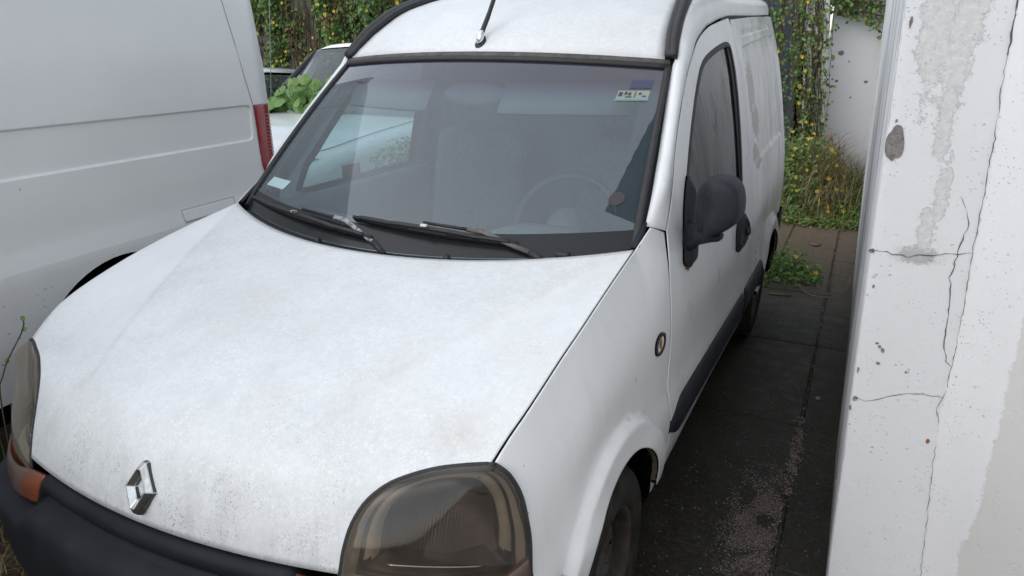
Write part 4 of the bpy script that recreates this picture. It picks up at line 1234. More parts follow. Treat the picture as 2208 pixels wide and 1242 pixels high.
# ================================================================== SIDE WALL (its end faces the camera)
def wall_mat(kind):
    t = NT("limewashed_wall_"+kind)
    n = t.noise(1.6, 5, .6); fine = t.noise(45, 4, .6)
    base = (.72, .725, .74) if kind == 'end' else (.80, .80, .81)
    c = t.mix(t.ramp(n, .3, .75), base, tuple(x*.92 for x in base))
    h = t.math('MULTIPLY', fine, .35)
    # pin holes and chips
    v = t.voro(42); pin = t.math('MULTIPLY', t.ramp(v.outputs["Distance"], .20, .10), t.ramp(t.noise(6, 4, .7), .50, .64))
    v2 = t.voro(95); pin2 = t.math('MULTIPLY', t.ramp(v2.outputs["Distance"], .24, .12), t.ramp(t.noise(9, 4, .7), .46, .62))
    pin = t.math('MAXIMUM', pin, t.math('MULTIPLY', pin2, .8))
    c = t.mix(t.math('MULTIPLY', pin, .5), c, (.30, .285, .27))
    if kind == 'end':
        acc = None
        for cc, rr in (((1.335, 1.2, 1.62), (.045, 1, .26)), ((1.385, 1.2, 1.57), (.04, 1, .22)), ((1.40, 1.2, 1.70), (.05, 1, .2)), ((1.345, 1.2, 1.78), (.06, 1, .2)), ((1.385, 1.2, 1.42), (.025, 1, .15)), ((1.405, 1.2, 1.24), (.022, 1, .12)), ((1.385, 1.2, 1.15), (.022, 1, .09)), ((1.375, 1.2, 1.09), (.05, 1, .035))):
            b = t.blob(cc, rr); acc = b if acc is None else t.math('MAXIMUM', acc, b)
        f = t.math('ADD', acc, t.math('MULTIPLY', t.math('ADD', t.math('MULTIPLY', t.math('SUBTRACT', t.noise(24, 8, .8), .5), 1.0), t.math('MULTIPLY', t.math('SUBTRACT', t.noise(110, 6, .8), .5), .45)), 2.4))
        pe = t.ramp(f, .30, .38); pe = t.math('MULTIPLY', pe, t.ramp(acc, -.5, -.1))
        cem = t.mix(t.ramp(t.noise(75, 6, .8), .34, .66), (.36, .35, .335), (.70, .69, .675))
        c = t.mix(t.math('MULTIPLY', pe, .55), c, cem)
        h = t.math('SUBTRACT', h, t.math('MULTIPLY', pe, .6))
        # black mould round the cross crack and the edge
        mo = t.math('ADD', t.blob((1.375, 1.2, 1.088), (.085, 1, .035)), t.math('MULTIPLY', t.math('SUBTRACT', t.noise(70, 6, .8), .5), 1.6))
        c = t.mix(t.math('MULTIPLY', t.ramp(mo, .25, .7), .36), c, (.15, .145, .14))
        fl = t.math('MULTIPLY', t.ramp(t.noise(60, 7, .8), .60, .66), t.ramp(t.noise(5, 4, .6), .44, .62))
        c = t.mix(t.math('MULTIPLY', fl, .45), c, (.50, .49, .475))
    elif kind == 'near':
        f = t.math('ADD', t.ramp(t.sep()[0], 1.555, 1.615), t.math('MULTIPLY', t.math('SUBTRACT', t.noise(7, 6, .7), .5), .9))
        f = t.math('ADD', f, t.math('MULTIPLY', t.sep()[2], -.12))
        c = t.mix(t.math('MULTIPLY', t.ramp(f, .50, .58), .8), c, (.62, .605, .58))
        h = t.math('SUBTRACT', h, t.math('MULTIPLY', t.ramp(f, .50, .58), .5))
    elif kind == 'long':
        # rain and mould run in vertical streaks
        s1 = t.ramp(t.noise(3.2, 6, .7, stretch=(1, 1, .10), dist=.4), .50, .64)
        s2 = t.ramp(t.noise(9, 6, .75, stretch=(1, 1, .16), dist=.5), .52, .66)
        c = t.mix(t.math('MULTIPLY', s1, .6), c, (.30, .295, .28)); c = t.mix(t.math('MULTIPLY', s2, .85), c, (.05, .05, .05))
        low = t.ramp(t.math('ADD', t.sep()[2], t.math('MULTIPLY', t.noise(6, 4), .3)), .42, .12)
        c = t.mix(t.math('MULTIPLY', low, .8), c, (.12, .11, .095))
    elif kind == 'far':
        s1 = t.ramp(t.noise(4, 6, .7, stretch=(1, 1, .2)), .55, .75); c = t.mix(t.math('MULTIPLY', s1, .25), c, (.40, .39, .37))
        low = t.ramp(t.math('ADD', t.sep()[2], t.math('MULTIPLY', t.noise(6, 4), .3)), .55, .2)
        c = t.mix(t.math('MULTIPLY', low, .6), c, (.25, .24, .22))
    t.set(color=c, rough=.85, spec=.25)
    t.bump(t.math('SUBTRACT', h, t.math('MULTIPLY', pin, .5)), .55, .006); return t.m
for k in ('end', 'near', 'long', 'far'): M['wall_'+k] = wall_mat(k)
LEAN = -.0245
wall = empty("side_wall", (1.55, 5, 0), "tall cracked whitewashed wall beside the van, its pitted end towards the camera", "wall")
WX = 1.303; WH = 2.79
def wx(z): return WX+LEAN*z
# long face toward the van, slightly uneven; near arris rounded
rows = []
nz = 40
for i in range(nz+1):
    z = -.05+(WH+.05)*i/nz; x0 = wx(z)
    row = [(1.62, 1.2, z), (1.50, 1.2, z), (1.40, 1.2, z), (x0+.022, 1.2, z), (x0+.010, 1.2005, z), (x0+.004, 1.203, z), (x0+.0008, 1.208, z), (x0, 1.216, z)]
    for k in range(1, 28):
        y = 1.216+(9.35-1.216)*k/27
        row.append((x0+.0022*math.sin(y*2.1+z*.7)+.0015*math.sin(y*5+z*2), y, z))
    row += [(x0+.02, 9.36, z), (2.2, 9.36, z)]
    rows.append(row)
# split into the end face and the long face so each keeps its own finish
grid("end_face", [r[:6] for r in rows], M['wall_end'], wall, (0, -1, 0), 0)
grid("long_face", [r[5:] for r in rows], M['wall_long'], wall, (-1, 0, 0), 0)
from_bm("wall_core", boxbm((1.335, 1.25, -.05), (2.2, 9.3, WH-.01)), M['wall_far'], wall, smooth=False)
nearw = []
for i in range(21):
    z = -.05+(WH+.05)*i/20; x0 = interp(z, [-.05, .2, .55, .70, .82, 1.0, 1.3, 1.6, 3.3], [1.535, 1.526, 1.499, 1.487, 1.4945, 1.4925, 1.487, 1.474, 1.40])
    nearw.append([(x0, 1.2, z), (x0+.001, 1.1965, z), (x0+.006, 1.193, z)]+[(x0+.006+d, 1.193-d*1.15+.003*math.sin(5*d+z*3), z) for d in (.05, .1, .16, .24, .34)]+[(1.95, .70, z), (2.05, .4, z), (2.12, -.4, z), (2.2, -2.0, z), (2.3, -4.5, z)])  # unseen run towards the camera added to darken the front wing
nw = grid("near_face", nearw, M['wall_near'], wall, (-.3, -1, 0), 0)
# cracks, the spalled pit, chips, rust spot: shallow real pieces on the end face
M['crack'] = simple("crack_shadow", (.11, .105, .10), .95, spec=.1)
def crack(pts, w0, w1, y=1.1985):
    P = []
    for (a, b) in zip(pts, pts[1:]):
        n = max(2, int(math.hypot(b[0]-a[0], b[1]-a[1])/.012))
        for k in range(n):
            t = k/n; P.append((a[0]+(b[0]-a[0])*t+rnd.gauss(0, .0016), a[1]+(b[1]-a[1])*t+rnd.gauss(0, .0016)))
    P.append(pts[-1]); V = []; F = []
    for i, p in enumerate(P):
        q0, q1 = P[max(0, i-1)], P[min(len(P)-1, i+1)]; tx, tz = q1[0]-q0[0], q1[1]-q0[1]; l = math.hypot(tx, tz) or 1
        wdt = rnd.uniform(w0, w1)*(1-.6*abs(2*i/len(P)-1)**3)
        V += [(p[0]-tz/l*wdt, y, p[1]+tx/l*wdt), (p[0]+tz/l*wdt, y, p[1]-tx/l*wdt)]
        if i: F.append((2*i-2, 2*i-1, 2*i+1, 2*i))
    raw("crack", V, F, M['crack'], wall, False)
main_c = [(1.40, 2.6), (1.452, 1.9), (1.47, 1.66), (1.475, 1.586), (1.473, 1.53), (1.482, 1.412), (1.485, 1.3), (1.487, 1.16), (1.491, 1.001), (1.495, .894), (1.493, .82), (1.494, .756), (1.482, .702), (1.496, .652), (1.498, .545), (1.526, .201), (1.535, 0)]
crack(main_c, .0002, .0011, 1.1955)
crack([(1.474, 1.70), (1.4745, 1.62), (1.475, 1.55)], .0008, .0025, 1.195)
crack([(1.273, 1.09), (1.325, 1.090), (1.36, 1.087), (1.445, 1.102), (1.491, 1.11)], .0004, .0015)
crack([(1.445, 1.24), (1.469, 1.18), (1.458, 1.112), (1.455, 1.043), (1.466, .95), (1.468, .877), (1.481, .83), (1.493, .82)], .0003, .0016)
crack([(1.292, .688), (1.336, .689), (1.386, .72), (1.431, .732), (1.492, .733)], .0003, .0011)
M['pit'] = NT("spalled_cement")
_t = M['pit']; _n = _t.noise(55, 6, .75); _t.set(color=_t.mix(_t.ramp(_n, .3, .7), (.13, .125, .115), (.36, .35, .33)), rough=.95, spec=.15); _t.bump(_n, 1, .01); M['pit'] = _t.m
def chip(name, cx, cz, rx, rz, seed, y=1.1984, rag=.16, mat=None):
    r = random.Random(seed); n = 30; ph = [r.uniform(0, 6.3) for _ in range(6)]
    rim = []
    for k in range(n):
        a = 2*math.pi*k/n; s = 1+sum(rag/(j+1)*math.sin((j+2)*a+ph[j]) for j in range(6))*.8
        rim.append((cx+rx*s*math.cos(a), cz+rz*s*math.sin(a)))
    V = [(x, y, z) for x, z in rim]+[(cx+(x-cx)*.7, y+.0010, cz+(z-cz)*.7) for x, z in rim]+[(cx, y+.0012, cz)]
    F = [(k, (k+1) % n, n+(k+1) % n, n+k) for k in range(n)]+[(n+k, n+(k+1) % n, 2*n) for k in range(n)]
    return raw(name, V, F, mat or M['pit'], wall)
pit = chip("spalled_pit", 1.2895, 1.3525, .0175, .046, 3); pit['label'] = "egg-shaped spalled pit near the arris"
for i, (x, z, a, b) in enumerate(((1.285, 1.405, .0025, .003), (1.278, 1.09, .006, .006), (1.2965, .688, .0065, .007), (1.325, .851, .004, .003), (1.332, .843, .004, .004), (1.340, .834, .004, .007), (1.335, .797, .0055, .0035), (1.288, .66, .003, .007), (1.292, .77, .002, .009), (1.40, .785, .003, .003), (1.285, .43, .003, .010), (1.281, 1.62, .003, .012), (1.295, 1.0, .002, .005))):
    chip("plaster_chip", x, z, a, b, 20+i)
for i, (x, z, a, b) in enumerate(((1.513, .795, .0022, .022), (1.520, .762, .0035, .014), (1.526, .738, .004, .014))):
    chip("plaster_chip", x, z, a, b, 50+i, 1.184-(x-1.513)*.5)
chip("rust_spot", 1.4775, .606, .005, .006, 77, mat=M['rust'])

# ================================================================== BACK WALL, COLUMN, DOOR
bw = empty("back_wall", (-4, 10.2, 0), "old rendered wall across the back of the yard, mostly hidden by climbing plants", "wall")
def oldwall():
    t = NT("old_render"); n = t.noise(2, 6, .7, stretch=(1, 1, .4)); 
    c = t.mix(t.ramp(n, .35, .65), (.085, .078, .062), (.20, .19, .165)); t.set(color=c, rough=.95, spec=.2); t.bump(t.noise(20, 5), .5, .03); return t.m
M['oldwall'] = oldwall()
from_bm("wall_body", boxbm((-14, 10.05, -.05), (.30, 10.35, 3.4)), M['oldwall'], bw, smooth=False)
from_bm("white_return", boxbm((.70, 9.20, -.05), (2.2, 9.45, 3.4), .01, 1), M['wall_far'], bw, smooth=False)
for i, (x, z, r) in enumerate(((.847, 1.515, .035), (.838, 1.19, .02), (1.165, 1.185, .022), (1.235, 1.69, .025), (1.02, 1.0, .014), (.95, 1.42, .012))):
    n = 16; V = [(x+r*math.cos(2*math.pi*k/n)*rnd.uniform(.8, 1.2), 9.197, z+r*.8*math.sin(2*math.pi*k/n)*rnd.uniform(.8, 1.2)) for k in range(n)]+[(x, 9.198, z)]
    raw("bullet_hole", V, [(k, (k+1) % n, n) for k in range(n)], M['pit'], bw).name = "plaster_hole"
colm = from_bm("column", boxbm((.47, 8.80, -.05), (.72, 9.195, 3.4), .015, 2), M['wall_far']); tag(colm, "leaning whitewashed column wrapped in yellow-flowered creeper", "column")
for v in colm.data.vertices: v.co.x += .10*(.0-v.co.z)/2+.12*(1-min(1, max(0, v.co.z)/2))
gate = empty("metal_door", (.2, 9.6, 0), "blue-grey metal door between the creeper and the white column", "door")
M['bluegrey'] = simple("blue_grey_paint", (.085, .105, .155), .55, var=.15, scale=6)
from_bm("door_leaf", boxbm((-.25, 9.60, -.03), (.62, 9.66, 3.1), .004, 1), M['bluegrey'], gate, smooth=False)
for x in (.02, .30): from_bm("door_rib", boxbm((x, 9.585, .0), (x+.05, 9.598, 3.1), .004, 1), M['bluegrey'], gate, smooth=False)
from_bm("door_frame", boxbm((.36, 9.54, -.03), (.44, 9.68, 3.2), .005, 1), M['black_gap'], gate, smooth=False)
# eave of the building above the wall (its edge shows in the windscreen)
M['eave'] = simple("dark_roof_timber", (.05, .045, .04), .85, var=.3, scale=5)
M['roof_sheet'] = simple("weathered_roof_sheet", (.20, .19, .18), .7, var=.3, scale=6)
from_bm("eave_soffit", boxbm((.93, .95, 2.80), (3.2, 6.6, 2.84)), M['eave'], wall, smooth=False)
rows = [[(x, .9+5.8*k/220, 2.88+.022*math.sin(2*math.pi*k*5.8/220/.11)+(x-.88)*.18) for k in range(221)] for x in (.88, 1.5, 3.2)]
grid("roof_sheet", rows, M['roof_sheet'], wall, (0, 0, 1), 0)

# ================================================================== TALL SILVER-WHITE VAN ON THE LEFT
A6 = R(6); P0 = Vector((-1.40, 1.9, 0)); ES = Vector((-math.sin(A6), math.cos(A6), 0)); EN = Vector((math.cos(A6), math.sin(A6), 0))
def T(s, off, z): return P0+ES*s+EN*off+Vector((0, 0, z))
cargo = empty("cargo_van", T(-2.3, -1, 0), "tall pale silver van on the left with a dark red tail lamp", "van")
def van_paint():
    t = NT("silver_white_paint")
    n = t.noise(1.5, 4, .6); z = t.sep()[2]
    c = t.mix(t.ramp(n, .3, .7), (.84, .83, .815), (.79, .78, .77))
    dirt = t.ramp(t.math('ADD', z, t.math('MULTIPLY', t.noise(8, 5), .3)), .95, .45)
    c = t.mix(t.math('MULTIPLY', dirt, .45), c, (.36, .35, .34))
    sc = t.ramp(t.noise(55, 3, .5, stretch=(.5, .5, 2.0)), .67, .72)
    c = t.mix(t.math('MULTIPLY', t.math('MULTIPLY', sc, t.ramp(z, .95, .6)), .75), c, (.14, .14, .14))
    sp = t.voro(9); c = t.mix(t.math('MULTIPLY', t.ramp(sp.outputs["Distance"], .035, .02), .7), c, (.2, .2, .2))
    t.set(color=c, rough=.36, coat=.4, coat_rough=.12); return t.m
M['van'] = van_paint()
RC = [(-4.0, 1.163), (-.075, 1.152), (-.060, 1.156), (-.050, 1.168), (-.046, 1.185), (-.044, 1.29), (-.047, 1.306), (-.058, 1.316), (-.075, 1.319), (-4.0, 1.321)]
def cOff(s, z):
    o = interp(z, [.2, .42, .60, .855, .925, .97, 1.10, 1.35, 1.55, 1.78, 2.1, 2.35, 2.5], [-.06, -.012, .012, .022, .006, .002, 0, 0, -.008, -.034, -.10, -.19, -.32])
    if 1.1 < z < 1.38: o -= .010*sm(.0, .009, sdf((s, z), RC))
    if s > .0: o -= .03*(s/.12)**2.4
    return o
CW = (-.90, .385, .43)
def fr(a, b, n): return [a+(b-a)*k/n for k in range(n)]
zl = fr(.86, .93, 7)+fr(.93, 1.14, 8)+fr(1.14, 1.172, 18)+fr(1.172, 1.30, 5)+fr(1.30, 1.325, 16)+fr(1.325, 1.8, 14)+fr(1.8, 2.42, 16)+[2.42]
sl_ = fr(-3.3, -.6, 16)+fr(-.6, -.085, 8)+fr(-.085, -.036, 25)+fr(-.036, .02, 5)+fr(.02, .10, 8)+[.10]
grid("side_panel", [[T(a, cOff(a, z), z) for a in sl_] for z in zl], M['van'], cargo, EN, 0)
ca = [(CW[0]+CW[2]*math.cos(R(5+k*170/30)), CW[1]+CW[2]*math.sin(R(5+k*170/30))) for k in range(31)]
co = [(.10, .42), (.10, .86), (-3.3, .86), (-3.3, .42)]+ca[::-1]
panel("lower_side_panel", co, [], lambda a, z: T(a, cOff(a, z), z), M['van'], cargo, EN, .05, 0, .03)
al_ = [[T(CW[0]+CW[2]*math.cos(a), cOff(-.4, .6)-d, CW[1]+CW[2]*math.sin(a)) for a in [R(5+170*k/40) for k in range(41)]] for d in (0, .03)]
grid("arch_lip", al_, M['van'], cargo, (0, 0, -1), 0)
lam = [(-.030, 1.316), (.092, 1.316), (.098, 1.25), (.098, 1.05), (.090, 1.0), (.0, .99), (-.012, 1.03)]
tlm = panel("tail_lamp", lam, [], lambda s, z: T(s, cOff(s, z)+.010-.004*sm(.01, 0, segd((s, z), lam)), z), M['red_lens'], cargo, EN, .02, .02)
tlm['label'] = "tall dark red tail lamp on the rear corner"
for k in range(15):
    z = 1.265-k*.0165
    from_bm("lamp_rib", tube([T(s, cOff(s, z)+.0105, z) for s in (.045, .06, .075, .088)], .0026, 6), M['red_rib'] if 'red_rib' in M else M.setdefault('red_rib', simple("bright_red_rib", (.55, .10, .10), .2, coat=.6)), tlm)
# corner seam and fuel flap
from_bm("corner_seam", tube([T(s, cOff(s, z)+.0005, z) for s, z in ((-.135, 2.35), (-.128, 2.0), (-.119, 1.77), (-.092, 1.60), (-.066, 1.46), (-.042, 1.36), (-.031, 1.32))], .0022, 6), simple("seam_grey", (.30, .31, .33), .6), cargo)
ff = [(-.56, .868), (-.25, .868), (-.25, .914), (-.56, .914)]
panel("fuel_flap", ff, [], lambda s, z: T(s, cOff(s, z)+.004, z), M['van'], cargo, EN, .03, .006)
panel("fuel_flap_edge", [(-.566, .862), (-.244, .862), (-.244, .920), (-.566, .920)], [[(-.559, .869), (-.251, .869), (-.251, .913), (-.559, .913)]], lambda s, z: T(s, cOff(s, z)+.001, z), simple("flap_gap", (.50, .50, .51), .7), cargo, EN, .03, 0)
# shell, roof, rear doors, cab
shell = []
for s in (.12, -3.3):
    shell.append([T(s, -.0+cOff(-.5, z)-.03, z) for z in (.86, .9, 1.5, 2.1, 2.42)]+[T(s, o, 2.52) for o in (-.5, -1.5)]+[T(s, -2.0-cOff(-.5, z)+.0, z) for z in (2.42, 2.1, 1.5, .9, .40)])
bm = bmesh.new(); V = [[bm.verts.new(p) for p in r] for r in shell]
for k in range(len(V[0])-1): bm.faces.new([V[0][k], V[0][k+1], V[1][k+1], V[1][k]])
bm.faces.new(V[0]); orient(bm, (0, .3, 1)); from_bm("body_shell", bm, M['van'], cargo, smooth=False)
for o0 in (-.99, -1.94):
    from_bm("rear_door", loft([[T(.125+d, o, z) for o, z in ((o0+.02, .55), (o0+.90, .55), (o0+.88, 1.5), (o0+.82, 2.38), (o0+.04, 2.38))] for d in (0, .02)]), M['van'], cargo, smooth=False)
    from_bm("rear_window", loft([[T(.146+d, o, z) for o, z in ((o0+.14, 1.45), (o0+.80, 1.45), (o0+.74, 2.15), (o0+.14, 2.15))] for d in (0, .006)]), M['dark_glass'], cargo, smooth=False)
from_bm("rear_bumper", loft([[T(s, o, z) for s, z in ((.10, .40), (.22, .42), (.23, .56), (.12, .60))] for o in (-.02, -1.98)]), M['bumper'], cargo, smooth=False)
cabp = [(-3.3, .40), (-3.3, 2.46), (-3.55, 2.38), (-4.15, 1.42), (-4.72, 1.12), (-4.86, .80), (-4.84, .38)]
from_bm("cab", loft([[T(s, o-(.12 if z > 1.5 else 0), z) for s, z in cabp] for o in (-.03,)]+[[T(s, o+(.12 if z > 1.5 else 0), z) for s, z in cabp] for o in (-1.97,)]), M['van'], cargo, smooth=False)
from_bm("cab_windscreen", loft([[T(s, o, z) for s, z in ((-3.585, 2.34), (-4.16, 1.45), (-4.19, 1.45), (-3.61, 2.34))] for o in (-.22, -1.78)]), M['dark_glass'], cargo, smooth=False)
from_bm("cab_window", loft([[T(s, o, z) for s, z in ((-3.35, 2.1), (-3.62, 2.1), (-4.0, 1.45), (-3.35, 1.45))] for o in (-.10, -.02)]), M['dark_glass'], cargo, smooth=False)
def van_wheel(s):
    root = bpy.data.objects.new("wheel", None); COL.objects.link(root); root.parent = cargo; root.location = T(s, -.15, .34)-cargo.location
    bm = lathe([(.19, -.01), (.25, .0), (.30, -.008), (.33, -.035), (.335, -.09), (.33, -.16), (.28, -.19), (.19, -.19)], 40, 'x')
    rt = Matrix.Rotation(A6, 4, 'Z')
    bmesh.ops.transform(bm, matrix=Matrix.Translation(T(s, -.055, .335)) @ rt, verts=bm.verts); from_bm("tyre", bm, M['tyre'], root)
    bm = lathe([(.001, -.04), (.06, -.03), (.10, -.06), (.17, -.05), (.185, -.01), (.192, -.02)], 36, 'x')
    bmesh.ops.transform(bm, matrix=Matrix.Translation(T(s, -.055, .335)) @ rt, verts=bm.verts); from_bm("rim", bm, M['rim'], root)
van_wheel(-.90); van_wheel(-3.95)
rows = [[T(CW[0]+.432*math.cos(a), o, CW[1]+.432*math.sin(a)) for a in [R(0+180*k/24) for k in range(25)]] for o in (.012, -.2, -.5)]
grid("arch_liner", rows, M['black_gap'], cargo, (0, 0, -1), 0)
raw("arch_wall", [T(-1.4, -.5, .2), T(-.4, -.5, .2), T(-.4, -.5, .85), T(-1.4, -.5, .85)], [(0, 1, 2, 3)], M['black_gap'], cargo)
from_bm("underbody", loft([[T(s, o, z) for o, z in ((-.12, .30), (-1.9, .30), (-1.9, .44), (-.12, .44))] for s in (.1, -.45)]), M['black_gap'], cargo, smooth=False)
from_bm("underbody", loft([[T(s, o, z) for o, z in ((-.12, .30), (-1.9, .30), (-1.9, .44), (-.12, .44))] for s in (-1.35, -3.5)]), M['black_gap'], cargo, smooth=False)

# ================================================================== CARS PARKED BEHIND
M['car_white'] = simple("clean_white_paint", (.78, .79, .80), .28, var=.03, coat=.6)
def car(name, label, x, y0, hw, L, hoodz, roofz, cowl, ws_top, rear_top, rot=0, group=None):
    """bonnet faces -y; sizes in metres from the nose"""
    root = empty(name, (x, y0+L/2, 0), label, "car")
    X0 = x
    W_ = lambda a, b, c: Vector((X0+a, y0+b, c))
    # lower body: sections along the length
    def sec(y, z_top, half, zb=.32, crown=.03):
        pts = []
        for k in range(25):
            u = -1+2*k/24; a = abs(u)
            pts.append((half*u*(1-.0*a), z_top-crown*a**2.5-.035*sm(.86, 1, a)))
        return [W_(half*.985, y, zb)]+[W_(half, y, (zb+z_top)/2)]+[W_(half*.99, y, z_top-.12)]+[W_(px, y, pz) for px, pz in pts[::-1]]+[W_(-half*.99, y, z_top-.12), W_(-half, y, (zb+z_top)/2), W_(-half*.985, y, zb)]
    st = [(0.0, hoodz-.32, hw*.80), (.03, hoodz-.20, hw*.90), (.10, hoodz-.15, hw*.955), (.20, hoodz-.115, hw*.975), (.45, hoodz-.07, hw*.99), (.8, hoodz-.035, hw), (cowl-.15, hoodz-.005, hw), (cowl, hoodz, hw), (cowl+.5, hoodz+.0, hw), (L*.7, hoodz+.0, hw), (L-.15, hoodz, hw*.98), (L, hoodz-.15, hw*.9)]
    rows = [sec(y, z, h) for y, z, h in st]
    grid("body", rows, M['car_white'], root, (0, 0, 1), .01)
    raw("floor_pan", [W_(-hw*.9, .1, .30), W_(hw*.9, .1, .30), W_(hw*.9, L-.1, .30), W_(-hw*.9, L-.1, .30)], [(0, 1, 2, 3)], M['black_gap'], root)
    # bonnet lid lines
    for s in (1, -1):
        pts = [W_(s*hw*(.74+.13*math.sin(min(1, t/.30)*1.57)), .09+t*(cowl-.09), 0) for t in [k/20 for k in range(21)]]
        out = []
        for p in pts:
            yy = p.y-y0; z = interp(yy, [q[0] for q in st], [q[1] for q in st]); half = interp(yy, [q[0] for q in st], [q[2] for q in st]); a = abs(p.x-X0)/half
            out.append(Vector((p.x, p.y, z-.03*a**2.5+.001)))
        from_bm("bonnet_seam", tube(out, .0026, 6), M['black_gap'], root)
    # glasshouse
    hr = hw*.87
    cab = [(cowl, hoodz-.01, hw*.93), (ws_top, roofz-.045, hr), (ws_top+.12, roofz-.01, hr*.99), ((ws_top+rear_top)/2, roofz, hr*.99), (rear_top, roofz-.03, hr*.97), (rear_top+.35, hoodz, hw*.9)]
    rf = []
    for y, z, h in cab[1:5]:
        rf.append([W_(h*u, y-(.05*(1-u*u) if y == ws_top else 0), z+.03*(1-u*u)-.035*sm(.85, 1, abs(u))) for u in [-1+2*k/16 for k in range(17)]])
    grid("roof", rf, M['car_white'], root, (0, 0, 1), .03)
    wsg = [[W_((hw*.93+(hr-hw*.93)*v)*u*.965, cowl+.03+(ws_top-cowl-.03)*v-.10*(1-u*u)*(1-v*.6), hoodz+(roofz-.05-hoodz)*v+.03*(1-u*u)*v) for u in [-1+2*k/16 for k in range(17)]] for v in (0, .25, .5, .75, 1)]
    grid("windscreen", wsg, M['car_glass'], root, (0, -1, 1), 0)
    for s in (1, -1):
        a0, a1 = W_(s*hw*.92, cowl, hoodz-.01), W_(s*hr*.985, ws_top+.01, roofz-.07)
        from_bm("windscreen_pillar", sweep([a0, a0.lerp(a1, .5)+Vector((0, -.01, .01)), a1], [(-.035, -.02), (-.03, .02), (.03, .02), (.035, -.02)], (s*.4, -.6, .6)), M['rubber'], root)
        q = [W_(s*hw*.955, cowl+.22, hoodz-.02), W_(s*hr*.99, ws_top+.06, roofz-.09), W_(s*hr*.98, rear_top-.02, roofz-.09), W_(s*hw*.93, rear_top+.25, hoodz-.02)]
        raw("side_window", q, [(0, 1, 2, 3)], M['car_glass'], root)
        for t0 in (.02, .38, .92):
            b0, b1 = q[0].lerp(q[3], t0), q[1].lerp(q[2], t0)
            from_bm("door_pillar", sweep([b0, b1], [(-.04, -.015), (-.04, .012), (.04, .012), (.04, -.015)], (s, 0, .3)), M['car_white'], root)
    raw("rear_window", [W_(-hr*.9, rear_top, roofz-.05), W_(hr*.9, rear_top, roofz-.05), W_(hw*.82, rear_top+.33, hoodz+.02), W_(-hw*.82, rear_top+.33, hoodz+.02)], [(0, 1, 2, 3)], M['car_glass'], root)
    # face: lamps, grille, bumper
    for s in (1, -1):
        lp = empty_in("headlamp", root, W_(s*hw*.78, .07, hoodz-.25))
        def hp_(a, b, d=0): return W_(s*(hw*(.60+.37*a)), .01+.24*max(0, a)**2.6+.02*b-d, hoodz-.40+.23*b)
        gr = [[hp_(i/8, j/6, .012*math.sin(math.pi*i/8)) for i in range(9)] for j in range(7)]
        grid("lamp_lens", gr, M['clear_lens'], lp, (0, -1, .2), .01)
        gr = [[hp_(i/8, j/6)+Vector((0, .03+.05*(1-((i/4-1)**2+(j/3-1)**2)/2), 0)) for i in range(9)] for j in range(7)]
        grid("reflector", gr, M['lamp_mirror'], lp, (0, -1, .2), 0)
        from_bm("lamp_bezel", tube([hp_(a, b, .006) for a, b in ((0, 0), (.5, -.02), (1, 0), (1.02, .5), (1, 1), (.5, 1.03), (0, 1), (-.02, .5), (0, 0))], .005, 6), M['rubber'], lp)
        gr = [[W_(s*(hw*(.972+.018*i/3)), .265+.055*i, hoodz-.385+.17*j/3) for i in range(4)] for j in range(4)]
        grid("indicator", gr, M['amber'], lp, (s, -.4, 0), .012)
    from_bm("grille", boxbm(tuple(W_(-hw*.58, -.012, hoodz-.36)), tuple(W_(hw*.58, .04, hoodz-.20)), .01), M['rubber'], root)
    fb_ = [[W_(hw*u*.99, -.06+.16*abs(u)**4, z)+Vector((0, d, 0)) for u in [-1+2*k/16 for k in range(17)]] for z, d in ((hoodz-.38, .05), (hoodz-.41, 0), (hoodz-.60, 0), (hoodz-.66, .06))]
    grid("front_bumper", fb_, M['bumper'], root, (0, -1, 0), .02)
    for yy in (.75, L-.75):
        for s in (1, -1):
            bm = lathe([(.001, -.03), (.19, -.02), (.20, 0), (.27, .0), (.305, -.03), (.305, -.15), (.25, -.18)], 32, 'x')
            bmesh.ops.transform(bm, matrix=Matrix.Translation(W_(s*(hw+.005), yy, .305)) @ (Matrix.Identity(4) if s > 0 else Matrix.Rotation(math.pi, 4, 'Z')), verts=bm.verts)
            from_bm("wheel", bm, M['tyre'], root)
            ar_ = lathe([(.001, .002), (.335, .002), (.345, -.01)], 32, 'x')
            bmesh.ops.transform(ar_, matrix=Matrix.Translation(W_(s*hw, yy, .31)) @ (Matrix.Identity(4) if s > 0 else Matrix.Rotation(math.pi, 4, 'Z')), verts=ar_.verts)
            from_bm("wheel_arch", ar_, M['black_gap'], root)
    from_bm("cabin_dark", boxbm(tuple(W_(-hw*.72, cowl+.75, .5)), tuple(W_(hw*.72, rear_top, roofz-.25)), .05), M['fabric'], root)
    return root
def empty_in(name, parent, wloc):
    o = bpy.data.objects.new(name, None); COL.objects.link(o); o.parent = parent; o.location = Vector(wloc)-parent.location; o.empty_display_size = .05; return o
M['car_glass'] = glass("car_window_glass", (.45, .52, .54), .05)
M['clear_lens'] = glass("clear_lamp_lens", (.85, .88, .88), .06)
M['lamp_mirror'] = simple("dull_lamp_mirror", (.32, .36, .35), .2, .9)
suv = car("parked_car", "white off-road car facing the camera, creeper leaves heaped on its bonnet", -2.58, 2.62, .88, 3.9, 1.08, 1.61, 1.36, 1.98, 3.5)
sed = car("parked_car", "low white car mostly hidden behind the tall van, at the back left", -5.98, 3.5, .84, 4.1, .95, 1.345, 1.2, 1.85, 3.1)
from_bm("aerial", tube([(-4.905, 5.6, .94), (-4.87, 5.6, 1.10), (-4.755, 5.6, 2.07), (-4.70, 5.6, 2.5)], .004, 6), M['cabin'], sed)

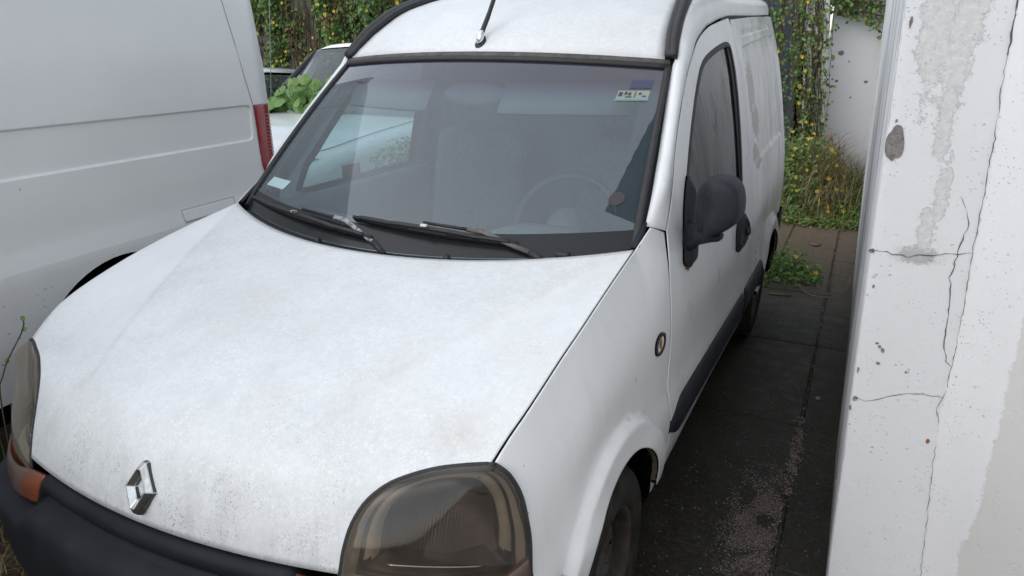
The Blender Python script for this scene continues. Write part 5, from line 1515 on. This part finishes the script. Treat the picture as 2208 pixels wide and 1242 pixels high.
# ================================================================== PLANTS
LEAF = []
def leafmat(name, col, tr=.25):
    t = NT(name); n = t.noise(14, 3, .5)
    c = t.mix(t.ramp(n, .3, .7), tuple(x*.75 for x in col), tuple(x*1.25 for x in col))
    t.t.nodes.remove(t.b)
    df = t.n("BsdfDiffuse"); tl = t.n("BsdfTranslucent"); gl = t.n("BsdfGlossy"); gl.inputs["Roughness"].default_value = .45
    t.l(c, df.inputs[0]); t.l(t.mix(.5, c, (col[0]*1.6, col[1]*1.7, col[2]*.9)), tl.inputs[0])
    gl.inputs[0].default_value = (.9, .95, .9, 1)
    m1, m2 = t.n("MixShader"), t.n("MixShader"); m1.inputs[0].default_value = tr; m2.inputs[0].default_value = .045
    t.l(df.outputs[0], m1.inputs[1]); t.l(tl.outputs[0], m1.inputs[2]); t.l(m1.outputs[0], m2.inputs[1]); t.l(gl.outputs[0], m2.inputs[2])
    t.l(m2.outputs[0], t.out.inputs[0]); return t.m
G1 = leafmat("leaf_dark", (.056, .112, .024)); G2 = leafmat("leaf_mid", (.10, .19, .036)); G3 = leafmat("leaf_light", (.155, .255, .052)); G4 = leafmat("leaf_yellowing", (.20, .19, .035))
GB = leafmat("leaf_dry", (.16, .085, .035)); GF = leafmat("leaf_fresh", (.13, .26, .06)); GS = leafmat("straw", (.30, .23, .12))
M['bark'] = simple("vine_bark", (.085, .060, .042), .95, var=.4, scale=20, bump=.5, bscale=50)
PET = leafmat("yellow_petal", (.75, .56, .04)); 
class Leaves:
    def __init__(s): s.V, s.F, s.I = [], [], []
    def add(s, p, n, up, size, mi, wd=.8, fold=.18, droop=.15):
        n = Vector(n).normalized(); up = Vector(up); up = (up-n*up.dot(n)); up = up.normalized() if up.length > 1e-4 else n.orthogonal().normalized()
        rt = up.cross(n); p = Vector(p); b = len(s.V)
        s.V += [p, p+up*size*.18+rt*size*wd*.38-n*fold*size*.0, p+up*size*.62+rt*size*wd*.42-n*droop*size*.3, p+up*size-n*droop*size, p+up*size*.62-rt*size*wd*.42-n*droop*size*.3, p+up*size*.18-rt*size*wd*.38, p+up*size*.45-n*fold*size]
        for k in range(6): s.F.append((b+k, b+(k+1) % 6, b+6)); s.I.append(mi)
    def build(s, name, mats, parent=None): return raw(name, s.V, s.F, mats, parent, False, s.I)
def rn(v, j): return Vector(v)+Vector((rnd.gauss(0, j), rnd.gauss(0, j), rnd.gauss(0, j)))
GREENS = [G1, G2, G3, G4, GB]
def pick(w): 
    r = rnd.random()*sum(w); 
    for i, a in enumerate(w):
        r -= a
        if r < 0: return i
    return len(w)-1
# flower mesh shared by all
def flower_mesh():
    V, F = [], []
    for k in range(5):
        a = 2*math.pi*k/5; b = len(V); c, s = math.cos(a), math.sin(a); c1, s1 = math.cos(a+.5), math.sin(a+.5); c2, s2 = math.cos(a-.5), math.sin(a-.5)
        V += [(0, 0, 0), (.022*c2, .022*s2, .010), (.036*c, .036*s, .008), (.022*c1, .022*s1, .010)]; F += [(b, b+1, b+2), (b, b+2, b+3)]
    me = bpy.data.meshes.new("flower"); me.from_pydata(V, [], F); me.materials.append(PET); return me
FM = flower_mesh()
def flower(parent, p, n, size=1):
    o = bpy.data.objects.new("flower", FM); COL.objects.link(o); o.parent = parent
    o.location = Vector(p)-parent.location; o.rotation_euler = Vector(n).to_track_quat('Z', 'Y').to_euler(); o.scale = (size, size, size); return o
# ---- creeper over the back wall
vine = empty("climbing_creeper", (-7, 10.0, 0), "dense green creeper with yellow flowers hanging over the far left wall", "climbing plant")
lv = Leaves()
def dens_(x, z):
    return .5+.5*mnoise.fractal(Vector((x*1.15, z*.42, 3.1)), 1.0, 2.0, 4)+.25*mnoise.noise(Vector((x*4.5, z*1.4, 9)))
cnt = 0
while cnt < 30000:
    x = rnd.uniform(-11.5, -4.2) if rnd.random() < .8 else rnd.uniform(-4.2, .0); z = rnd.uniform(.15, 3.35)
    d = dens_(x, z)
    if rnd.random() > sm(.24, .52, d): continue
    th = .10+.42*sm(.4, .9, d)
    y = 10.04-th*rnd.random()**.6
    mi = pick([5, 6, 3, .5, .25]) if d > .5 else pick([3, 4, 2, 1, 3.0])
    if mnoise.noise(Vector((x*2.2, z*1.1, 4))) > .33: mi = pick([1, 1, .5, 1, 5])
    lv.add((x, y, z), rn((0, -1, .35), .45), rn((0, 0, -1), .5), rnd.uniform(.045, .085), mi, rnd.uniform(.7, 1.0)); cnt += 1
tag(lv.build("foliage", GREENS, vine), kind='stuff')
bm = bmesh.new()
for k in range(110):
    x = rnd.uniform(-11, -4.3) if k < 90 else rnd.uniform(-4.3, 0); z1 = rnd.uniform(1.6, 3.4); z0 = rnd.uniform(0, z1-.6); n = 9; yy = 10.03-rnd.uniform(0, .22)
    pts = []
    xx = x
    for i in range(n):
        xx += rnd.gauss(0, .028); pts.append((xx, yy+rnd.gauss(0, .02), z1+(z0-z1)*i/(n-1)))
    tube(pts, rnd.uniform(.003, .012), 5, True, bm)
tag(from_bm("stem", bm, M['bark'], vine), kind='stuff')
for k in range(95):
    x = rnd.uniform(-10.2, -4.6); z = rnd.uniform(.9, 2.7)
    flower(vine, (x, 9.50+rnd.uniform(-.06, .10), z), rn((.3, -1, .2), .3), rnd.uniform(.6, 1.0))
# ---- creeper on the door and column
vine2 = empty("climbing_creeper", (.35, 9.2, 0), "thin yellow-flowered creeper trailing over the blue-grey door and white column", "climbing plant")
lv = Leaves()
paths = []
def strand(p, dirs, n, step, j):
    pts = [Vector(p)]
    for k in range(n): pts.append(pts[-1]+Vector(dirs)*step+Vector((rnd.gauss(0, j), rnd.gauss(0, j*.5), rnd.gauss(0, j*.5))))
    return pts
for k in range(20):      # up the column
    x = rnd.uniform(.52, .82); paths.append((strand((x, 8.74-rnd.random()*.08, rnd.uniform(0, .3)), (-.10+rnd.gauss(0, .05), 0, 1), 26, rnd.uniform(.07, .115), .012), .75))
for k in range(30):      # over the door
    x = rnd.uniform(-.3, .50); paths.append((strand((x, 9.45-rnd.random()*.3, 3.2-rnd.random()*.5), (.03, -.02, -1), 24, rnd.uniform(.06, .12), .014), .95))
for k in range(38):      # trailing to the right over the white return
    paths.append((strand((.58+rnd.random()*.15, 9.10-rnd.random()*.1, 2.0+rnd.random()*.6), (1, -.03, -.15+rnd.gauss(0, .25)), 14, rnd.uniform(.025, .055), .014), .8))
bm = bmesh.new()
for pts, dn in paths:
    tube(pts, rnd.choice([.003, .003, .004, .008]), 5, True, bm)
    for p in pts:
        for q in range(rnd.choice([1, 2, 3, 3])):
            if rnd.random() < dn:
                lv.add(rn(p, .035), rn((.1, -1, .5), .5), rn((0, 0, -1), .6), rnd.uniform(.030, .060), pick([3, 6, 5, 2.2, .9]), rnd.uniform(.7, 1.0))
for k in range(5):
    tube(strand((.60+.05*k+rnd.gauss(0, .02), 8.77, 0), (-.09, 0, 1), 16, .17, .02), rnd.uniform(.008, .016), 6, True, bm)
tag(from_bm("stem", bm, M['bark'], vine2), kind='stuff')
tag(lv.build("foliage", GREENS, vine2), kind='stuff')
for k in range(34):
    pts, dn = rnd.choice(paths[:50]); p = rnd.choice(pts)
    if p.z > .4: flower(vine2, p+Vector((0, -.07, 0)), rn((.1, -1, .3), .3), rnd.uniform(.5, .9))
# ---- undergrowth at the end of the slabs
def blades(n, sampler, h0, h1, lean, mats, name, parent=None, wd=.004):
    V, F, I = [], [], []
    for k in range(n):
        x, y, z0 = sampler(); a = rnd.uniform(0, 6.3); h = rnd.uniform(h0, h1); l = rnd.uniform(.2, 1)*lean*h
        b = len(V); dx, dy = math.cos(a), math.sin(a); w_ = wd*rnd.uniform(.6, 1.3)
        for i in range(5):
            t = i/4; px, py, pz = x+dx*l*t*t, y+dy*l*t*t, z0+h*(t-.35*lean*t*t)
            s = w_*(1-t*.9); V += [(px-dy*s, py+dx*s, pz), (px+dy*s, py-dx*s, pz)]
            if i: F.append((b+2*i-2, b+2*i-1, b+2*i+1, b+2*i)); I.append(k % len(mats))
    o = raw(name, V, F, mats, parent, False, I); return o
und = empty("weed_bank", (.8, 7.6, 0), "bank of weeds, dry stalks and yellow flowers where the slabs end", "weeds")
lv = Leaves()
def bankz(x, y):
    return max(0, .62*sm(6.35, 7.8, y)*(1-.75*sm(.80, 1.22, x)) + .10*mnoise.noise(Vector((x*4, y*3, 0))))
for k in range(6500):
    x, y = rnd.uniform(-.5, 1.29), 6.45+abs(rnd.gauss(0, .95))
    if y > 9.1: continue
    z = bankz(x, y)*rnd.random()**.4+.01
    lv.add((x, y, z), rn((0, -.5, 1), .45), rn((0, -1, -.1), .6), rnd.uniform(.025, .055), pick([3, 6, 5, 1.5, 1.6 if x > .75 else .4]), rnd.uniform(.75, 1))
for k in range(1300):   # front fringe creeping on to the slabs
    x = rnd.uniform(.45, 1.29); y = 6.5-abs(rnd.gauss(0, .10))+.06*mnoise.noise(Vector((x*9, 0, 2)))
    lv.add((x, y, .008+rnd.random()*.05), rn((0, -.3, 1), .4), rn((0, -1, 0), .6), rnd.uniform(.018, .038), pick([1, 4, 5, 4, 2.5]), .9)
tag(lv.build("foliage", GREENS, und), kind='stuff')
def bs_():
    x = rnd.gauss(.92, .20); y = rnd.gauss(7.6, .6); return x, max(6.5, y), bankz(x, y)*.5
tag(blades(900, bs_, .25, .75, 1.2, [GS, GB, GS, GB, G2], "dry_stalks", und, .0045), kind='stuff')
for k in range(42):
    x, y = rnd.uniform(.3, 1.2), 6.45+abs(rnd.gauss(0, .8)); flower(und, (x, y, bankz(x, y)+.05), rn((.1, -.8, .7), .3), rnd.uniform(.45, .8))
# ---- weed tuft under the rear of the van
tuft = empty("weed_tuft", (.86, 4.55, 0), "small weed tuft with yellow flowers growing at the van's rear wheel", "weeds")
lv = Leaves()
for k in range(620):
    t = rnd.random(); x = .70+.36*t**1.3+rnd.gauss(0, .03); y = 4.62+rnd.gauss(0, .17)*(1-.4*t)-.05*t; z = .01+abs(rnd.gauss(0, .09))*(1-.7*t)
    lv.add((x, y, z), rn((.2, -.4, 1), .5), rn((.6, -.6, .1), .6), rnd.uniform(.020, .045), pick([3, 5, 6, .7, .1]), rnd.uniform(.5, .9))
tag(lv.build("foliage", GREENS, tuft), kind='stuff')
tag(blades(110, lambda: (rnd.uniform(.66, .92), rnd.gauss(4.7, .2), 0), .12, .38, 1.6, [G1, G2, G3], "blades", tuft, .003), kind='stuff')
for p in ((1.03, 4.56, .05), (1.055, 4.54, .06), (.98, 4.63, .07), (.90, 4.66, .13)): flower(tuft, p, (.1, -.6, .9), .62)
stem_ = from_bm("dry_stem", tube(cr([(.96, 4.35, .012), (1.02, 4.22, .012), (1.10, 4.16, .012), (1.20, 4.2, .014), (1.262, 4.35, .03), (1.275, 4.55, .05), (1.25, 4.62, .03)], 30), .0028, 6), GS); tag(stem_, "curled dry stem lying across the slabs by the wall", "plant stem")
stem_ = from_bm("dry_stem", tube([(.80, 4.10, .008), (.94, 4.12, .010)], .006, 6), GS); tag(stem_, "short straight dry stick beside the weed tuft", "plant stem")
# ---- heart-leaved creeper heaped on the car bonnet: every leaf is a piece of its own
heap = empty("bonnet_creeper", (-3.05, 4.0, 1.08), "heap of broad bright green creeper leaves on the white car's bonnet", "climbing plant")
def broad_leaf(mat):
    L = Leaves(); V, F = [], []
    n = 14; rim = []
    for k in range(n):
        a = 2*math.pi*k/n; r = .5*(1-.28*math.cos(a)**1*(1 if math.cos(a) > 0 else 0)); 
        x, y = r*math.sin(a)*1.05, .48-r*math.cos(a)*1.0
        if abs(math.sin(a)) < .05 and math.cos(a) > 0: y += .14
        rim.append((x, y, -.16*abs(x)-.10*(y-.3)**2+.02*math.sin(5*a)))
    V = rim+[(0, .36, .02), (0, .75, .0)]
    for k in range(n):
        j = (k+1) % n; F.append((k, j, n+1 if 4 <= k <= 9 else n))
    F.append((4, n+1, n)); F.append((10, n, n+1))
    me = bpy.data.meshes.new("broad_leaf"); me.from_pydata(V, [], F); me.materials.append(mat); return me
BL = [broad_leaf(x) for x in (GF, G3, GF, G2)]
def put_leaf(parent, p, n, size, me):
    o = bpy.data.objects.new("leaf", me); COL.objects.link(o); o.parent = parent; o.location = Vector(p)-parent.location
    q = Vector(n).to_track_quat('Z', 'Y'); o.rotation_euler = (q.to_matrix() @ Matrix.Rotation(rnd.uniform(2.2, 4.2), 3, 'Z')).to_euler(); o.scale = (size,)*3
for k in range(150):
    x = rnd.uniform(-3.40, -2.5); e = 1-((x+2.98)/.62)**2; zt = 1.07+.26*max(.1, e)*sm(-3.45, -3.2, x)
    z = 1.07+(zt-1.07)*rnd.random()**.6
    put_leaf(heap, (x, 3.80+.35*(z-1.07)/.26+rnd.gauss(0, .05), z), rn((.25, -.8, .55), .35), rnd.uniform(.07, .125), rnd.choice(BL))
for x, y, z in ((-3.02, 4.05, 1.385), (-2.93, 4.08, 1.35), (-2.80, 4.1, 1.36), (-3.10, 4.02, 1.36)): put_leaf(heap, (x, y, z), (.2, -.9, .4), .11, BL[1])
bm = bmesh.new()
for k in range(14): tube(strand((rnd.uniform(-3.3, -2.6), 3.9, 1.08), (rnd.gauss(0, .5), -.05, .7), 6, .05, .02), .003, 5, True, bm)
tag(from_bm("stem", bm, G2, heap), kind='stuff')
# ---- bush between the vans, seen through the cab
bush = empty("roadside_bush", (-1.50, 3.15, 0), "small-leaved bush between the cars, seen through the passenger window", "bush")
lv = Leaves()
for k in range(1500):
    d = Vector((rnd.gauss(0, 1), rnd.gauss(0, 1), rnd.gauss(0, 1))).normalized()*rnd.random()**.45
    p = Vector((-1.40, 3.15, .80))+Vector((d.x*.24, d.y*.30, d.z*.24))
    lv.add(p, rn(d+Vector((0, -.2, .5)), .5), rn((0, 0, 1), .7), rnd.uniform(.018, .04), pick([3, 5, 4, 1, .2]), .6)
tag(lv.build("foliage", GREENS, bush), kind='stuff')
bm = bmesh.new()
for k in range(12): tube(strand((-1.42+rnd.gauss(0, .03), 3.15, 0), (rnd.gauss(0, .15), rnd.gauss(0, .15), 1), 9, .095, .012), .004, 5, True, bm)
from_bm("stem", bm, M['bark'], bush)
# ---- dry grass and a twig at the front left corner
def gl_():
    return rnd.uniform(-1.45, -.80), rnd.uniform(.12, .62), -.02
dg = blades(420, gl_, .08, .26, 1.3, [GS, GB, GS], "dry_grass", None, .0022); tag(dg, "dry straw-coloured grass on bare earth by the bumper", None, None, 'stuff')
gg = blades(260, lambda: (rnd.gauss(-1.25, .12), rnd.uniform(.45, 1.1), -.02), .08, .3, .9, [G1, G2, G3], "green_grass", None, .003); tag(gg, "green grass tuft between the two vans", None, None, 'stuff')
tw = empty("bare_twig", (-1.12, .42, 0), "thin bare twig rising between the headlamp and the silver van", "twig")
from_bm("stem", tube(cr([(-1.12, .39, -.02), (-1.115, .385, .30), (-1.10, .393, .549), (-1.10, .415, .60), (-1.10, .433, .635), (-1.10, .485, .700), (-1.10, .503, .725), (-1.10, .510, .762)], 30), .0022, 6), M['bark'], tw)
for p in ((-1.10, .510, .765), (-1.10, .504, .73), (-1.10, .44, .645)):
    put_leaf(tw, p, (.3, -.8, .4), .02, BL[3]).__class__ if False else put_leaf(tw, p, (.3, -.8, .4), .018, BL[1])
